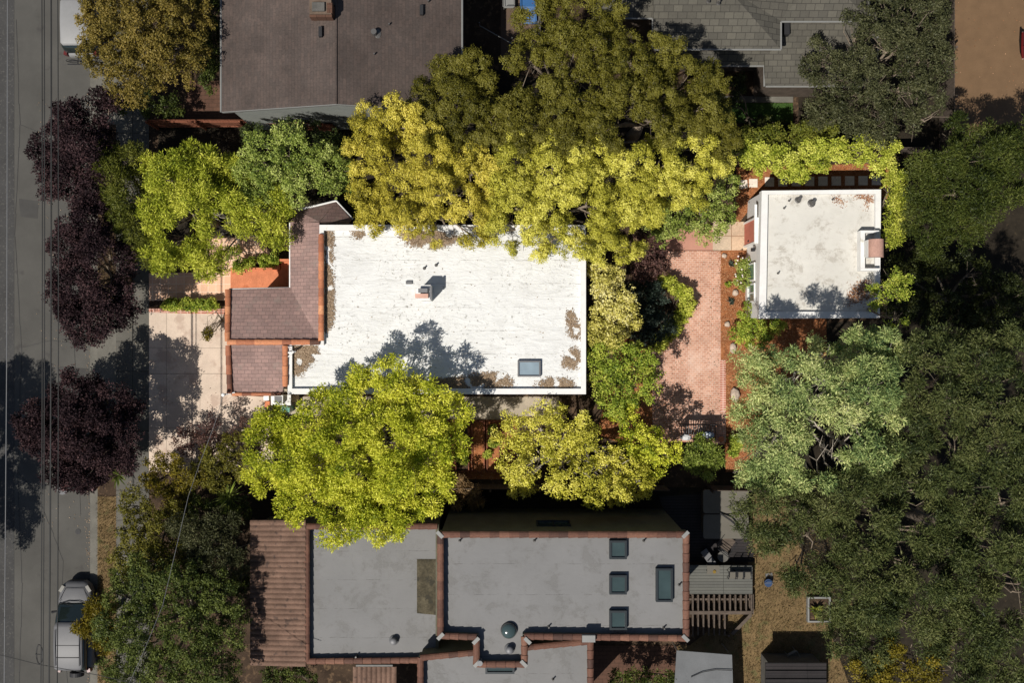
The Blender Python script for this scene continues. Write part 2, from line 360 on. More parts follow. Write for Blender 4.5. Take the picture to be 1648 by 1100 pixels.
# leaf length, width, puff radius, leaf cover of a puff, puff cover of the crown, outwardness, gap share,
# shell (leaves near the puff surface), tang (leaves lie along the surface), knob radius inside a puff
STY = {
 'cypress': dict(L=.085, W=.05, pr=(.36, .78), cov=2.6, pc=1.9, out=.2, gap=0.38, shell=.72, up=.1, tang=.9, knob=.15, lobe=0.62, sep=1.28, pf=0.42),
 'broad': dict(L=.105, W=.07, pr=(.25, .60), cov=1.7, pc=1.7, out=.3, gap=0.34, shell=.45, up=.3, tang=.5, knob=.13, lobe=0.46, sep=1.2, pf=0.45),
 'small': dict(L=.095, W=.065, pr=(.24, .55), cov=1.8, pc=1.7, out=.3, gap=0.34, shell=.45, up=.25, tang=.5, knob=.11, lobe=0.46, sep=1.15, pf=0.42),
 'plum': dict(L=.115, W=.07, pr=(.25, .55), cov=1.7, pc=1.9, out=.6, gap=0.34, shell=.2, up=.3, tang=.2, knob=.12, lobe=0.5, sep=1.1, pf=0.5),
 'star': dict(L=.15, W=.055, pr=(.28, .60), cov=2.0, pc=1.8, out=.8, gap=0.36, shell=.25, up=.45, tang=.25, knob=.10, lobe=0.52, sep=1.32, pf=0.48),
 'feather': dict(L=.16, W=.042, pr=(.28, .70), cov=1.9, pc=1.7, out=.7, gap=0.36, shell=.35, up=.3, tang=.3, knob=.14, lobe=0.58, sep=1.2, pf=0.48),
 'euca': dict(L=.17, W=.042, pr=(.30, .80), cov=1.9, pc=1.8, out=.75, gap=.46, shell=.3, up=.3, tang=.3, knob=.15, lobe=0.78, sep=1.36, pf=0.46),
 'dull': dict(L=.17, W=.042, pr=(.30, .80), cov=1.9, pc=1.8, out=.75, gap=.42, shell=.3, up=.3, tang=.3, knob=.15, lobe=0.78, sep=1.34, pf=0.46),
 'sparse': dict(L=.11, W=.06, pr=(.22, .50), cov=1.0, pc=1.3, out=.4, gap=0.42, shell=.1, up=.3, tang=.2, knob=.12, lobe=0.42, sep=1.25, pf=0.5),
 'hedge': dict(L=.10, W=.07, pr=(.20, .38), cov=1.8, pc=1.7, out=.3, gap=0.22, shell=.4, up=.45, tang=.4, knob=.10, lobe=0.34, sep=1.05, pf=0.5),
}
def nz(p, s, o): return mnoise.noise(Vector((p[0]*s+o, p[1]*s, p[2]*s)))*.5+.5
def crown_arrays(blobs, style, rng, dens=1.0):
    S = STY[style]; W = []
    for (px, py, rp, z) in blobs:
        c = P(px, py, z); W.append((c.x, c.y, z, rp*(H-z)/FPX))
    # lobes: spaced domes over the blob union, with dark gaps between them
    RL = S['lobe']; cand = []
    for bi, (x, y, z, R) in enumerate(W):
        for layer, (fr, nn) in enumerate(((1.0, 26), (.55, 12))):
            n = int(nn*max(1, (R/RL)**2)); d = unit(n*2, rng); d = d[d[:, 2] > (-.15 if layer == 0 else -.3)][:n]
            rl = min(RL, R*.52)
            p = np.array([x, y, z])+d*np.array([1, 1, .62])*((R-rl*.42)*fr*rng.uniform(.76, 1.14, (len(d), 1)))
            for q in p:
                ok = True
                for bj, (x2, y2, z2, R2) in enumerate(W):
                    if bj != bi and layer == 0 and (q[0]-x2)**2+(q[1]-y2)**2+((q[2]-z2)/.7)**2 < (max(.1, R2-rl*1.25))**2: ok = False; break
                if ok: cand.append((q[0], q[1], q[2], rl*rng.uniform(.72, 1.15), layer))
    cand = [cand[i] for i in rng.permutation(len(cand))]; cand.sort(key=lambda c: c[4])
    lob = []; cap = S['sep']; LA = np.zeros((len(cand)+1, 4)); nl = 0
    for c in cand:
        v = np.array(c[:3])
        if nl and (np.sqrt((((LA[:nl, :3]-v)*np.array([1, 1, .6]))**2).sum(1)) < cap*(LA[:nl, 3]+c[3])*.5).any(): continue
        if nz(v*np.array([1, 1, .3]), .5, 3.0) < S['gap']-.06: continue
        LA[nl] = (*c[:3], c[3]); nl += 1
    LA = LA[:nl]
    if nl == 0: LA = np.array([[w[0], w[1], w[2], w[3]*.7] for w in W])
    LA[:, 2] += rng.normal(0, .30, len(LA))*np.minimum(1, LA[:, 3]/.5)
    PC = []; PRr = []; PL = []; lt = rng.random(len(LA))
    for li, (x, y, z, r) in enumerate(LA):
        pr0 = r*S['pf']; n = int(S['pc']*7); d = unit(n*2, rng); d = d[d[:, 2] > -.35][:n]
        tilt = rng.normal(0, .25, 2); e = np.array([rng.uniform(.8, 1.25), rng.uniform(.8, 1.2), rng.uniform(.65, 1.0)])
        pc = np.array([x, y, z])+d*e*(r-pr0*.6)*rng.uniform(.75, 1.12, (len(d), 1)); pc[:, 2] += d[:, 0]*tilt[0]*r+d[:, 1]*tilt[1]*r
        pc[:, 2] = np.maximum(pc[:, 2], .1); PC.append(pc); PRr.append(np.full(len(d), pr0)*rng.uniform(.7, 1.3, len(d))); PL.append(np.full(len(d), lt[li]))
    PC = np.concatenate(PC); PRr = np.concatenate(PRr); PL = np.concatenate(PL)
    # knobs: small clumps on and inside every puff
    kr = S['knob']; nk = np.maximum(4, (1.5*4*PRr**2/(kr*kr)*.5).astype(int)); ki = np.repeat(np.arange(len(PC)), nk)
    kd = unit(len(ki), rng); kd[:, 2] = np.where(kd[:, 2] < -.45, -kd[:, 2], kd[:, 2])
    ks = S['shell']+(1-S['shell'])*rng.random(len(ki))**.5
    KC = PC[ki]+kd*(PRr[ki]*ks)[:, None]*np.array([1, 1, .8])
    la = .5*S['L']*S['W']; cnt = np.maximum(4, (S['cov']*dens*3.14*PRr**2/la*.8/nk).astype(int))[ki]
    idx = np.repeat(np.arange(len(ki)), cnt); N = len(idx)
    d = unit(N, rng); d[:, 2] = np.where(d[:, 2] < -.5, -d[:, 2], d[:, 2])
    pos = KC[idx]+d*(kr*rng.random(N)**.5)[:, None]
    pos[:, 2] = np.maximum(pos[:, 2], .03)
    do = kd[idx]*.65+d*.6; do /= np.linalg.norm(do, axis=1, keepdims=True)
    r1 = unit(N, rng); tg = np.cross(do, r1); tg /= np.linalg.norm(tg, axis=1, keepdims=True)+1e-9
    T = (rng.random(N) < S['tang'])[:, None]
    ax = np.where(T, tg+do*.15, do*S['out']+unit(N, rng)*(1.05-S['out'])); ax /= np.linalg.norm(ax, axis=1, keepdims=True)
    nr = np.where(T, do+unit(N, rng)*.28, np.array([0, 0, 1.])*S['up']+unit(N, rng)*.8+do*.3)
    pr_ = rng.random(len(PC)); kk = rng.random(len(ki))
    rnd = np.clip(.5+(pr_[ki[idx]]-.5)*.28+(PL[ki[idx]]-.5)*.42+(kk[idx]-.5)*.35+(rng.random(N)-.5)*.5, 0, 1)
    Ls = S['L']*rng.uniform(.6, 1.25, N); Ws = S['W']*rng.uniform(.7, 1.2, N)
    return pos, ax, nr, Ls, Ws, rnd, PC, W
NLEAF = [0]
def plant(name, label, cat, blobs, style, pal, group=None, bark='bark', dens=1.0, trunk=True, twigs=3, tr=None):
    rng = np.random.default_rng(abs(hash_(label)) % (2**31))
    pos, ax, nr, Ls, Ws, rnd, PC, W = crown_arrays(blobs, style, rng, dens)
    w = np.array([b[3]**2 for b in W]); bx = float((np.array([b[0] for b in W])*w).sum()/w.sum()); by = float((np.array([b[1] for b in W])*w).sum()/w.sum())
    t = thing(name, label, cat, (bx, by, 0), group)
    NLEAF[0] += len(pos)
    leaf_mesh('crown' if trunk else 'foliage', pos, ax, nr, Ls, Ws, rnd, LF[pal], t)
    zt = min(b[2] for b in W); Rm = max(b[3] for b in W)
    r0 = tr or max(.03, .075*math.sqrt(w.sum())+.02); mb = MB()
    fork = zt*.45 if trunk else .06
    mb.tube([(bx, by, -.1), (bx+.05, by, fork*.5), (bx, by+.04, fork)], [r0*1.25, r0, r0*.85], 8)
    for (x, y, z, R) in W:
        c = Vector((x, y, z-.1*R)); f = Vector((bx, by+.04, fork-.1)); mid = f.lerp(c, .5)+Vector((rng.uniform(-.2, .2), rng.uniform(-.2, .2), .15*R))
        r1 = min(r0*.6, .06*R+.02); mb.tube([f, mid, c], [r1, r1*.75, r1*.5], 6)
        near = PC[((PC-np.array([x, y, z]))**2).sum(1) < (R*1.05)**2]
        if len(near) == 0: near = PC
        for k in range(int(twigs*2)):
            q = Vector(near[rng.integers(0, len(near))]); s0 = f.lerp(c, rng.uniform(.55, 1.0)); Lq = (q-s0).length
            j1 = Vector(rng.normal(0, .10*Lq, 3)); j2 = Vector(rng.normal(0, .10*Lq, 3))
            p1 = s0.lerp(q, .35)+j1; p2 = s0.lerp(q, .7)+j2
            mb.tube([s0, p1, p2, q+Vector((0, 0, .05))], [r1*.42, r1*.3, r1*.18, .008], 5, cap=False)
            mb.tube([p1, p1.lerp(q, .5)+Vector(rng.normal(0, .22*Lq, 3))], [r1*.2, .008], 4, cap=False)
    mb.build('trunk' if trunk else 'stem', M[bark], t, smooth=True)
    return t
def hash_(s):
    h = 7
    for ch in s: h = (h*131+ord(ch)) & 0x7fffffff
    return h
def in_poly(pts, poly):
    x, y = pts[:, 0], pts[:, 1]; ins = np.zeros(len(pts), bool); n = len(poly)
    for i in range(n):
        x1, y1 = poly[i]; x2, y2 = poly[(i+1)%n]
        c = ((y1 > y) != (y2 > y)) & (x < (x2-x1)*(y-y1)/((y2-y1) if y2 != y1 else 1e-9)+x1); ins ^= c
    return ins
def scatter(name, polys, z, n, Lr, Wr, m, up=1.0, tilt=.25, label=None, cat=None, lift=.01, blade=False, soft=0, kind='stuff', parent=None):
    rng = np.random.default_rng(hash_(name+str(len(polys))+str(n))); out = []
    for poly in polys:
        xy = XY(poly, z); a = np.array(xy); mn, mx = a.min(0), a.max(0)
        ar = abs(sum(xy[i][0]*xy[(i+1)%len(xy)][1]-xy[(i+1)%len(xy)][0]*xy[i][1] for i in range(len(xy))))/2
        c = rng.uniform(mn-soft, mx+soft, (int(n*ar*((mx-mn+2*soft).prod()/ar))+4, 2))
        j = c+rng.normal(0, soft, c.shape) if soft else c
        keep = in_poly(j, xy)
        c = c[keep]; 
        if soft:
            k2 = np.array([mnoise.noise(Vector((q[0]*2.2, q[1]*2.2, 3))) > -.28 for q in c]) if len(c) else np.zeros(0, bool)
            c = c[k2]
        out.append(c)
    c = np.concatenate(out); N = len(c)
    if N == 0: return None
    pos = np.column_stack([c, z+lift+rng.random(N)*.025])
    if blade:
        ax = unit(N, rng)*.7+np.array([0, 0, 1.]); ax /= np.linalg.norm(ax, axis=1, keepdims=True); nr = unit(N, rng)
    else:
        th = rng.uniform(0, 6.28, N); ax = np.column_stack([np.cos(th), np.sin(th), rng.normal(0, tilt, N)]); nr = np.array([0, 0, 1.])+unit(N, rng)*tilt
    o = leaf_mesh(name, pos, ax, nr, rng.uniform(*Lr, N), rng.uniform(*Wr, N), rng.random(N), m, parent)
    tag(o, label, cat, None, kind)
    return o
def struct(name, mb, m, rnd=False): return tag(mb.build(name, m, None, rnd=rnd), kind='structure')

# ================================================================== GROUND
b = MB(); b.box(-260, -260, -.6, 260, 260, -.16); struct('ground', b, M['soil'])
xs0 = P(-190, 0).x; xs1 = P(145, 0).x; xk = P(157, 0).x
b = MB(); b.box(xs0, -260, -.155, xs1, 260, -.12); struct('street', b, M['asphalt'])
b = MB(); b.box(P(-110, 0).x, -260, -.119, P(21, 0).x, 260, -.113); struct('old_street_surface', b, M['asphalt_old'])
b = MB(); b.box(xs1, -260, -.155, xk, 260, .0); struct('kerb', b, M['kerb'])
b = MB(); b.box(xs0-.35, -260, -.155, xs0, 260, .0); struct('far_kerb', b, M['kerb'])
b = MB(); b.box(xk, -260, -.155, 260, 260, -.004); struct('yard_soil', b, M['yard'])
b = MB(); b.box(P(187, 0).x, -260, -.1, P(240, 0).x, 260, .012); struct('sidewalk', b, M['walk'])
b = MB(); b.box(xk, P(0, 700).y, -.1, P(187, 0).x, P(0, 500).y, .014); b.box(xk, P(0, 200).y, -.1, P(187, 0).x, P(0, 60).y, .014); struct('driveway_apron', b, M['kerb'])
b = MB(); b.prism(XY([(157, 800), (187, 800), (187, 1160), (157, 1160)]), -.1, .004); struct('dry_verge', b, M['drygrass_ground'])
b = MB(); b.prism(XY([(240, 500), (372, 500), (372, 636), (440, 640), (440, 760), (240, 760)]), -.1, .012)
struct('driveway', b, M['drive'])
b = MB()
for (x0, y0, x1, y1) in ((92, 590, 143, 640), (30, 320, 62, 352)): b.prism(XY([(x0, y0), (x1, y0+4), (x1-2, y1), (x0+3, y1-3)], -.1), -.119, -.114)
struct('street_patch', b, rough_mat('asphalt_patch', (.06, .058, .055), .15, 1, 50))
# expansion joints and cracks are thin darker strips laid on the slab
b = MB()
for (x0, y0, x1, y1, w) in [(240, 602, 372, 602, .03), (268, 502, 268, 760, .02), (240, 560, 372, 561, .02), (322, 604, 322, 700, .02), (240, 690, 300, 688, .02)]:
    p, q = P(x0, y0), P(x1, y1); d = (q-p).normalized(); s = Vector((-d.y, d.x, 0))*w/2
    b._add([tuple(p-s+Vector((0, 0, .016))), tuple(q-s+Vector((0, 0, .016))), tuple(q+s+Vector((0, 0, .016))), tuple(p+s+Vector((0, 0, .016)))], [(0, 1, 2, 3)])
def crack(b, pts, w, z):
    for i in range(len(pts)-1):
        p, q = P(*pts[i]), P(*pts[i+1])
        for k in range(5):
            a0 = p.lerp(q, k/5); a1 = p.lerp(q, (k+1)/5); j0 = Vector((random.uniform(-.03, .03), random.uniform(-.03, .03), 0))
            d = (a1+j0-a0).normalized(); s = Vector((-d.y, d.x, 0))*w/2
            b._add([(*(a0-s)[:2], z), (*(a1+j0-s)[:2], z), (*(a1+j0+s)[:2], z), (*(a0+s)[:2], z)], [(0, 1, 2, 3)])
struct('driveway_joints', b, plain('joint_crack_line', (.30, .24, .19), .9)); b = MB()
crack(b, [(24, 30), (30, 200), (22, 380), (33, 560), (26, 760), (34, 940), (28, 1120)], .03, -.1085); crack(b, [(30, 200), (70, 215), (118, 205), (142, 212)], .022, -.1083)
crack(b, [(33, 560), (80, 548), (140, 556)], .022, -.1081); crack(b, [(26, 760), (60, 800), (100, 905), (96, 1000), (108, 1110)], .02, -.1079); crack(b, [(120, 400), (126, 470), (118, 560), (128, 830)], .02, -.1077)
struct('street_cracks', b, plain('tar_line', (.035, .034, .033), .8)); b = MB()
crack(b, [(300, 670), (345, 660), (372, 640)], .018, .0165); crack(b, [(372, 660), (385, 668), (400, 672)], .015, .0165); crack(b, [(350, 685), (357, 660), (359, 640)], .018, .0168)
crack(b, [(325, 545), (335, 520), (345, 505)], .015, .0165)
struct('driveway_cracks', b, plain('joint_crack_line', (.30, .24, .19), .9))
b = MB(); b.prism(XY([(240, 440), (372, 438), (372, 484), (240, 484)]), -.1, .02); b.prism(XY([(330, 385), (430, 380), (430, 415), (372, 440), (330, 440)]), -.1, .024)
struct('front_path', b, M['terrawalk'])
b = MB(); b.prism(XY([(240, 497), (364, 497), (364, 507), (240, 503)]), -.1, .03); struct('brick_border', b, M['patio_edge'])
# front porch with steps, side yard slab
b = MB(); b.prism(XY([(750, 639), (900, 639), (900, 668), (812, 672), (812, 676), (765, 676), (640, 672), (460, 668), (460, 639)]), -.1, .02); struct('side_path', b, rough_mat('side_concrete', (.40, .34, .26), .2, 1, 25))
b = MB(); b.prism(XY([(715, 676), (832, 676), (832, 772), (715, 772)]), -.1, .006); b.prism(XY([(1155, 405), (1235, 395), (1238, 470), (1330, 505), (1330, 600), (1230, 640), (1210, 760), (1168, 760), (1160, 640)]), -.1, .01)
b.prism(XY([(1185, 270), (1430, 262), (1430, 320), (1215, 325), (1185, 365)]), -.1, .010)
b.prism(XY([(1000, 540), (1066, 570), (1062, 700), (1090, 715), (1060, 735), (960, 700)]), -.1, .006)
struct('mulch_bed', b, M['mulch'])
b = MB(); b.prism(XY([(1062, 404), (1160, 404), (1160, 660), (1168, 664), (1168, 712), (1060, 712), (1050, 690), (1048, 560), (1100, 520), (1110, 490), (1070, 450)]), -.1, .016)
struct('brick_patio', b, M['patio'])
b = MB(); b.prism(XY([(1159, 580), (1168, 580), (1168, 663), (1159, 663)]), -.1, .022); struct('patio_edging', b, M['patio_edge'])
b = MB(); b.prism(XY([(1072, 365), (1147, 365), (1147, 403), (1072, 403)]), -.1, .02); struct('pink_slab', b, M['pink_slab'])
b = MB(); b.prism(XY([(1147, 357), (1207, 357), (1207, 403), (1147, 403)]), -.1, .018); struct('flagstone_landing', b, M['flag'])
b = MB(); b.prism(XY([(1532, -120), (2000, -120), (2000, 255), (1520, 255)]), -.1, .004); struct('dirt_lot', b, M['dirt'])
b = MB(); b.prism(XY([(1430, 255), (1900, 255), (1900, 1200), (1400, 1200), (1330, 1000), (1260, 800), (1190, 780), (1215, 640), (1330, 600), (1330, 520), (1425, 515)]), -.1, .007); b.prism(XY([(1285, 0), (1511, 0), (1511, 240), (1285, 240)]), -.1, .006); b.prism(XY([(255, 205), (560, 205), (560, 330), (440, 380), (255, 380)]), -.1, .006); b.prism(XY([(545, 60), (1180, 190), (1180, 250), (1050, 350), (800, 360), (560, 360)]), -.1, .0065); b.prism(XY([(540, 785), (1130, 785), (1130, 840), (400, 840), (400, 700), (540, 700)]), -.1, .0062); struct('painted_tree_shade', b, rough_mat('painted_tree_shade', (.022, .017, .011), .4, 2, 25, spots=((.05, .035, .02), 6, .62)))  # near-black sheets under the trees, shade painted into the ground colour
b = MB(); b.prism(XY([(1190, 795), (1350, 795), (1420, 1200), (940, 1200), (940, 1040), (1110, 1040), (1210, 960)]), -.1, .004); struct('dry_lawn', b, M['drygrass_ground'])
b = MB(); b.prism(XY([(1140, 166), (1276, 166), (1276, 198), (1140, 198)]), -.1, .02); struct('green_lawn', b, M['greenlawn'])
b = MB(); b.prism(XY([(1140, 155), (1276, 155), (1276, 165), (1140, 165)]), -.1, .05); struct('concrete_strip', b, M['kerb'])
b = MB(); b.prism(XY([(1230, 137), (1330, 137), (1330, 155), (1230, 155)]), -.1, .03); struct('brown_patio', b, M['brown_patio'])
b = MB(); b.prism(XY([(806, -60), (862, -60), (862, 110), (806, 110)]), -.1, .02); struct('tan_patio', b, M['deck_tan'])
b = MB(); b.prism(XY([(300, 130), (385, 130), (385, 192), (300, 192)]), -.1, .02); b.prism(XY([(945, 1040), (1090, 1040), (1090, 1200), (945, 1200)]), -.1, .02)
struct('side_yard_paving', b, M['brown_patio'])
for (x, y, s_, rz) in [(1212, 295, 13, 0), (1196, 297, 13, .1)]:
    b = MB(); c = P(x, y); b.rbox((c.x, c.y, .02), (.42, .42, .06), rz)
    tag(b.build('paver', M['paver']), 'square white paver, %s of the two near the cottage corner' % ('brighter right one' if x == 1212 else 'shaded left one'), 'paver')
for k in range(9):
    b = MB(); c = P(1238+k*21.5, 293-k*.3); b.rbox((c.x, c.y, .02), (.46, .46, .06), 0)
    tag(b.build('stepping_stone', M['paver']), 'square stepping stone in the shaded row behind the white cottage', 'stepping stone', 'stepping stones behind the cottage')
scatter('mulch_chips', [[(1155, 405), (1207, 403), (1210, 470), (1320, 520), (1320, 600), (1230, 640), (1210, 760), (1170, 760), (1170, 640), (1162, 560)]], .01, 380, (.03, .09), (.015, .04), M['mulchchip'], label='orange bark chips strewn over the mulch bed', cat='bark chips')
scatter('bark_chips', [[(1185, 270), (1430, 262), (1430, 320), (1215, 325), (1185, 365)], [(715, 676), (832, 676), (832, 772), (715, 772)], [(1000, 600), (1060, 600), (1090, 715), (1060, 735), (960, 700)]], .01, 260, (.03, .08), (.015, .04), M['mulchchip'], label='rusty bark chips covering the shaded beds', cat='bark chips')
scatter('dry_grass', [[(1190, 795), (1350, 795), (1400, 1200), (1180, 1200), (1180, 1040), (1110, 1040), (1210, 960)]], .004, 260, (.08, .2), (.012, .03), M['strawblade'], blade=True, label='dry straw coloured grass in the back yard with the deck', cat='grass')
scatter('verge_grass', [[(157, 800), (187, 800), (187, 1160), (157, 1160)], [(157, 230), (187, 230), (187, 480), (157, 480)]], .004, 380, (.08, .22), (.012, .03), M['strawblade'], blade=True, label='dry grass on the verge between kerb and sidewalk', cat='grass')
scatter('lawn_grass', [[(1140, 166), (1276, 166), (1276, 198), (1140, 198)]], .02, 900, (.04, .09), (.01, .02), attr_mat('lawn_blades', [(0, (.02, .06, .01)), (1, (.09, .16, .035))], .8, .1, 0), blade=True, label='bright green lawn beside the grey roofed house', cat='grass')
scatter('fallen_leaves', [[(187, 150), (240, 150), (240, 800), (187, 800)], [(250, 600), (440, 640), (440, 760), (240, 760)], [(1060, 404), (1160, 404), (1160, 712), (1060, 712)]], .02, 3.0, (.04, .09), (.03, .05), M['litter'], label='fallen leaves dotted over driveway and patio', cat='leaves')

scatter('pebbles', [[(1532, -60), (1800, -60), (1800, 255), (1520, 255)]], .006, 2.5, (.02, .07), (.02, .05), M['litter_red'], tilt=.1, label='small stones and dry leaves on the bare dirt lot', cat='stones')
scatter('gutter_leaves', [[(138, 150), (146, 150), (146, 1150), (138, 1150)]], -.119, 60, (.03, .09), (.02, .05), M['litter'], label='brown leaves gathered in the street gutter', cat='leaves')
scatter('street_leaves', [[(60, 150), (138, 150), (138, 850), (60, 850)]], -.119, 3.5, (.03, .08), (.02, .05), M['litter'], label='scattered leaves on the street asphalt', cat='leaves')
scatter('patio_leaves', [[(1050, 404), (1090, 404), (1110, 700), (1050, 700)], [(1140, 404), (1160, 404), (1160, 700), (1140, 700)]], .018, 22, (.03, .09), (.02, .05), M['litter'], label='brown leaves along both edges of the brick patio', cat='leaves')
# ================================================================== copings, tiles
def coping(b, p, q, r=.13, tl=.42, rng=random, hmul=.75, dark=.5):
    """row of barrel tiles from world point p to q"""
    p, q = Vector(p), Vector(q); Ln = (q-p).length; n = max(1, round(Ln/tl)); d = (q-p)/n; u = d.normalized(); s = Vector((-u.y, u.x, 0)).normalized(); K = 7
    for i in range(n):
        a = p+d*i; c = p+d*(i+1)*1.0+u*.02; col = min(1, max(0, rng.gauss(dark, .26))); v = []
        for (o, rr, dz) in ((a, r*1.08, .014), (c, r*.92, 0)):
            for k in range(K):
                t = math.pi*k/(K-1); v.append(tuple(o+s*rr*math.cos(t)+Vector((0, 0, rr*hmul*math.sin(t)+dz))))
        f = [(k+1, k, K+k, K+k+1) for k in range(K-1)]+[tuple(range(K))]
        b._add(v, f, col)
def corrugated(b, c00, c10, c11, c01, rows, step=.4, amp=.06):
    """barrel tile roof on the quad (ridge side c10-c11, eave side c00-c01), rows across 0->1 (second index)"""
    c00, c10, c11, c01 = [Vector(t) for t in (c00, c10, c11, c01)]; K = 6; n = max(2, int((c10-c00).length/step))
    for r in range(rows):
        for i in range(n):
            u0, u1 = i/n, (i+1)/n+.02; v = []
            for (u, dz) in ((u0, .035), (min(u1, 1), .0)):
                for k in range(K+1):
                    w = (r+k/K)/rows; base = c00.lerp(c10, u).lerp(c01.lerp(c11, u), w)
                    v.append(tuple(base+Vector((0, 0, dz+amp*abs(math.sin(math.pi*k/K))))))
            f = [(k, k+1, K+1+k+1, K+1+k) for k in range(K)]; b._add(v, f, random.random())
    return b
def vent_pipe(parent, px, py, z, h=.35, r=.05, m='pipe', name='vent_pipe'):
    b = MB(); c = P(px, py, z); b.cyl(c.x, c.y, z-.05, z+h, r, 10); b.cyl(c.x, c.y, z-.01, z+.03, r*2.2, 12, r*1.3); return b.build(name, M[m], parent)
def skylight(parent, x0, y0, x1, y1, z, h=.22, fm='frame_dim', gm='glass_dim', fw=.09):
    p = P(x0, y0, z+h); q = P(x1, y1, z+h); b = MB()
    out = [(p.x, q.y), (q.x, q.y), (q.x, p.y), (p.x, p.y)]; b.ring(out, offset(out, fw), z-.02, z+h)
    f = b.build('skylight', M[fm], parent); g = MB(); i_ = offset(out, fw-.004); g.prism(i_, z+h*.3, z+h*.72); g.build('pane', M[gm], f); return f
def window(parent, face, a, bb, z0, z1, fm='white_metal', gm='glass_win', depth=.05, bars=1):
    """window on a west/east/south/north wall; face=('x',xval,outward sign) or ('y',...)"""
    ax, val, sg = face; b = MB(); g = MB(); w = .07
    def bx(B, s0, s1, t0, t1, d0, d1):
        if ax == 'x': B.box(val+sg*d0, s0, t0, val+sg*d1, s1, t1)
        else: B.box(s0, val+sg*d0, t0, s1, val+sg*d1, t1)
    bx(b, a, bb, z1-w, z1, -.02, depth); bx(b, a, bb, z0, z0+w, -.02, depth+.03); bx(b, a, a+w, z0+w, z1-w, -.02, depth-.003); bx(b, bb-w, bb, z0+w, z1-w, -.02, depth-.003)
    for k in range(bars): c = a+(bb-a)*(k+1)/(bars+1); bx(b, c-w*.4, c+w*.4, z0+w, z1-w, -.02, depth-.006)
    f = b.build('window', M[fm], parent); bx(g, a+w*.5, bb-w*.5, z0+w*.5, z1-w*.5, -.015, .012); g.build('pane', M[gm], f); return f

# ================================================================== MAIN HOUSE
ZR, ZP = 4.33, 4.53
t = thing('house', 'house with long white flat roof and mauve brown shingled front wing, terracotta edge tiles', 'house', tuple(P(700, 500)))
out = XY([(514, 362), (943, 362), (943, 635), (463, 635), (463, 552), (514, 552)], ZP)
wl = offset(out, .10)
b = MB(); b.prism(wl, -.05, ZR-.06); b.prism(XY([(385, 478), (505, 478), (505, 632), (385, 632)], 3.4), -.05, 3.4); b.prism(XY([(480, 345), (545, 345), (545, 470), (480, 470)], 3.4), -.05, 3.395)
b.build('wall', M['stucco_cream'], t)
b = MB(); b.prism(offset(out, .06), ZR-.1, ZR); roof = b.build('roof', M['membrane'], t)
inn = XY([(521, 371), (935, 371), (935, 626), (470, 626), (470, 556), (521, 556)], ZP)
b = MB(); b.ring(out, inn, ZR-.3, ZP); b.build('parapet', M['parapet'], t)
# shingled front roofs
b = MB()
b.slab([(467, 357, 3.6), (514, 358, 4.50), (514, 550, 4.50), (467, 463, 3.6)]); b.slab([(367, 466, 3.6), (467, 463, 3.6), (514, 550, 4.5), (367, 550, 4.5)])
b.slab([(467, 357, 3.6), (480, 340, 3.55), (541, 325, 3.5), (514, 357, 4.50)]); b.slab([(541, 325, 3.5), (566, 354, 3.6), (560, 360, 3.9), (514, 358, 4.50)])
b.slab([(370, 554, 4.25), (456, 554, 4.25), (456, 632, 3.95), (372, 634, 3.95)])
b.build('front_roof', M['shingle'], t)
b = MB()
coping(b, P(367, 466, 3.66), P(366, 549, 4.52), dark=.62); coping(b, P(366, 551, 4.52), P(514, 551, 4.55), dark=.45); coping(b, P(517, 549, 4.6), P(517, 378, 4.6), dark=.5)
coping(b, P(370, 634, 4.02), P(367, 557, 4.28), dark=.3); coping(b, P(459, 557, 4.6), P(459, 622, 4.6), dark=.75); coping(b, P(374, 635, 4.0), P(452, 635, 4.0), r=.08, dark=.4)
b.build('edge_tiles', M['tile'], t, rnd=True)
b = MB(); g0, g1, g2 = P(467, 357, 3.55), P(467, 464, 3.55), P(369, 466, 3.55)
for p_, q_ in ((g0, g1), (g1, g2), (P(541, 323.5, 3.45), P(568, 353, 3.45)), (P(480, 338, 3.5), P(541, 323.5, 3.45))): b.tube([p_, q_], .05, 8)
b.build('gutter', M['white_metal'], t)
# chimney with clay cap
ch = MB(); ch.boxpx(677, 459, 693, 484, ZR-.05, 5.35); ch.boxpx(673, 466, 676.6, 480, ZR-.04, 4.9); chim = ch.build('chimney', M['parapet'], t)
c = MB(); c.boxpx(668, 473, 689, 480, 5.36, 5.55); c.build('clay_cap', M['clay'], chim); c = MB(); c.boxpx(673, 464.5, 688, 471, 5.36, 5.62); c.build('flue', M['lead'], chim)
c = MB(); c.boxpx(691.5, 462, 694.5, 482, 5.36, 5.58); c.build('flue', M['lead'], chim)
c = MB(); c.boxpx(653, 452.5, 663, 457.5, ZR, ZR+.10); c.build('roof_vent', M['grey_metal'], t)
skylight(t, 833, 581, 870, 607, ZR, .2, 'grey_metal', 'glass', .07)
for (x, y) in ((610, 372), (683, 432), (702, 427), (773, 378)): vent_pipe(t, x, y, ZR, .22, .04)
# small service roof at the south-west corner
b = MB(); b.boxpx(436, 636, 468, 653, 2.2, 2.3); b.build('service_roof', M['parapet'], t); b = MB(); b.boxpx(440, 637, 455, 650, 2.3, 2.62); cc = b.build('service_vent', M['white_metal'], t)
b = MB(); b.boxpx(438, 639, 466, 650, -.02, 2.2); b.build('service_cabinet', M['stucco_cream'], t)
b = MB(); b.boxpx(441.5, 638.5, 453.5, 648.5, 2.625, 2.635); b.build('louvre', M['grey_metal'], cc)
# window and door on the front porch wall
window(t, ('x', wl[0][0]-.001, -1), P(0, 440).y, P(0, 415).y, 1.0, 2.2)
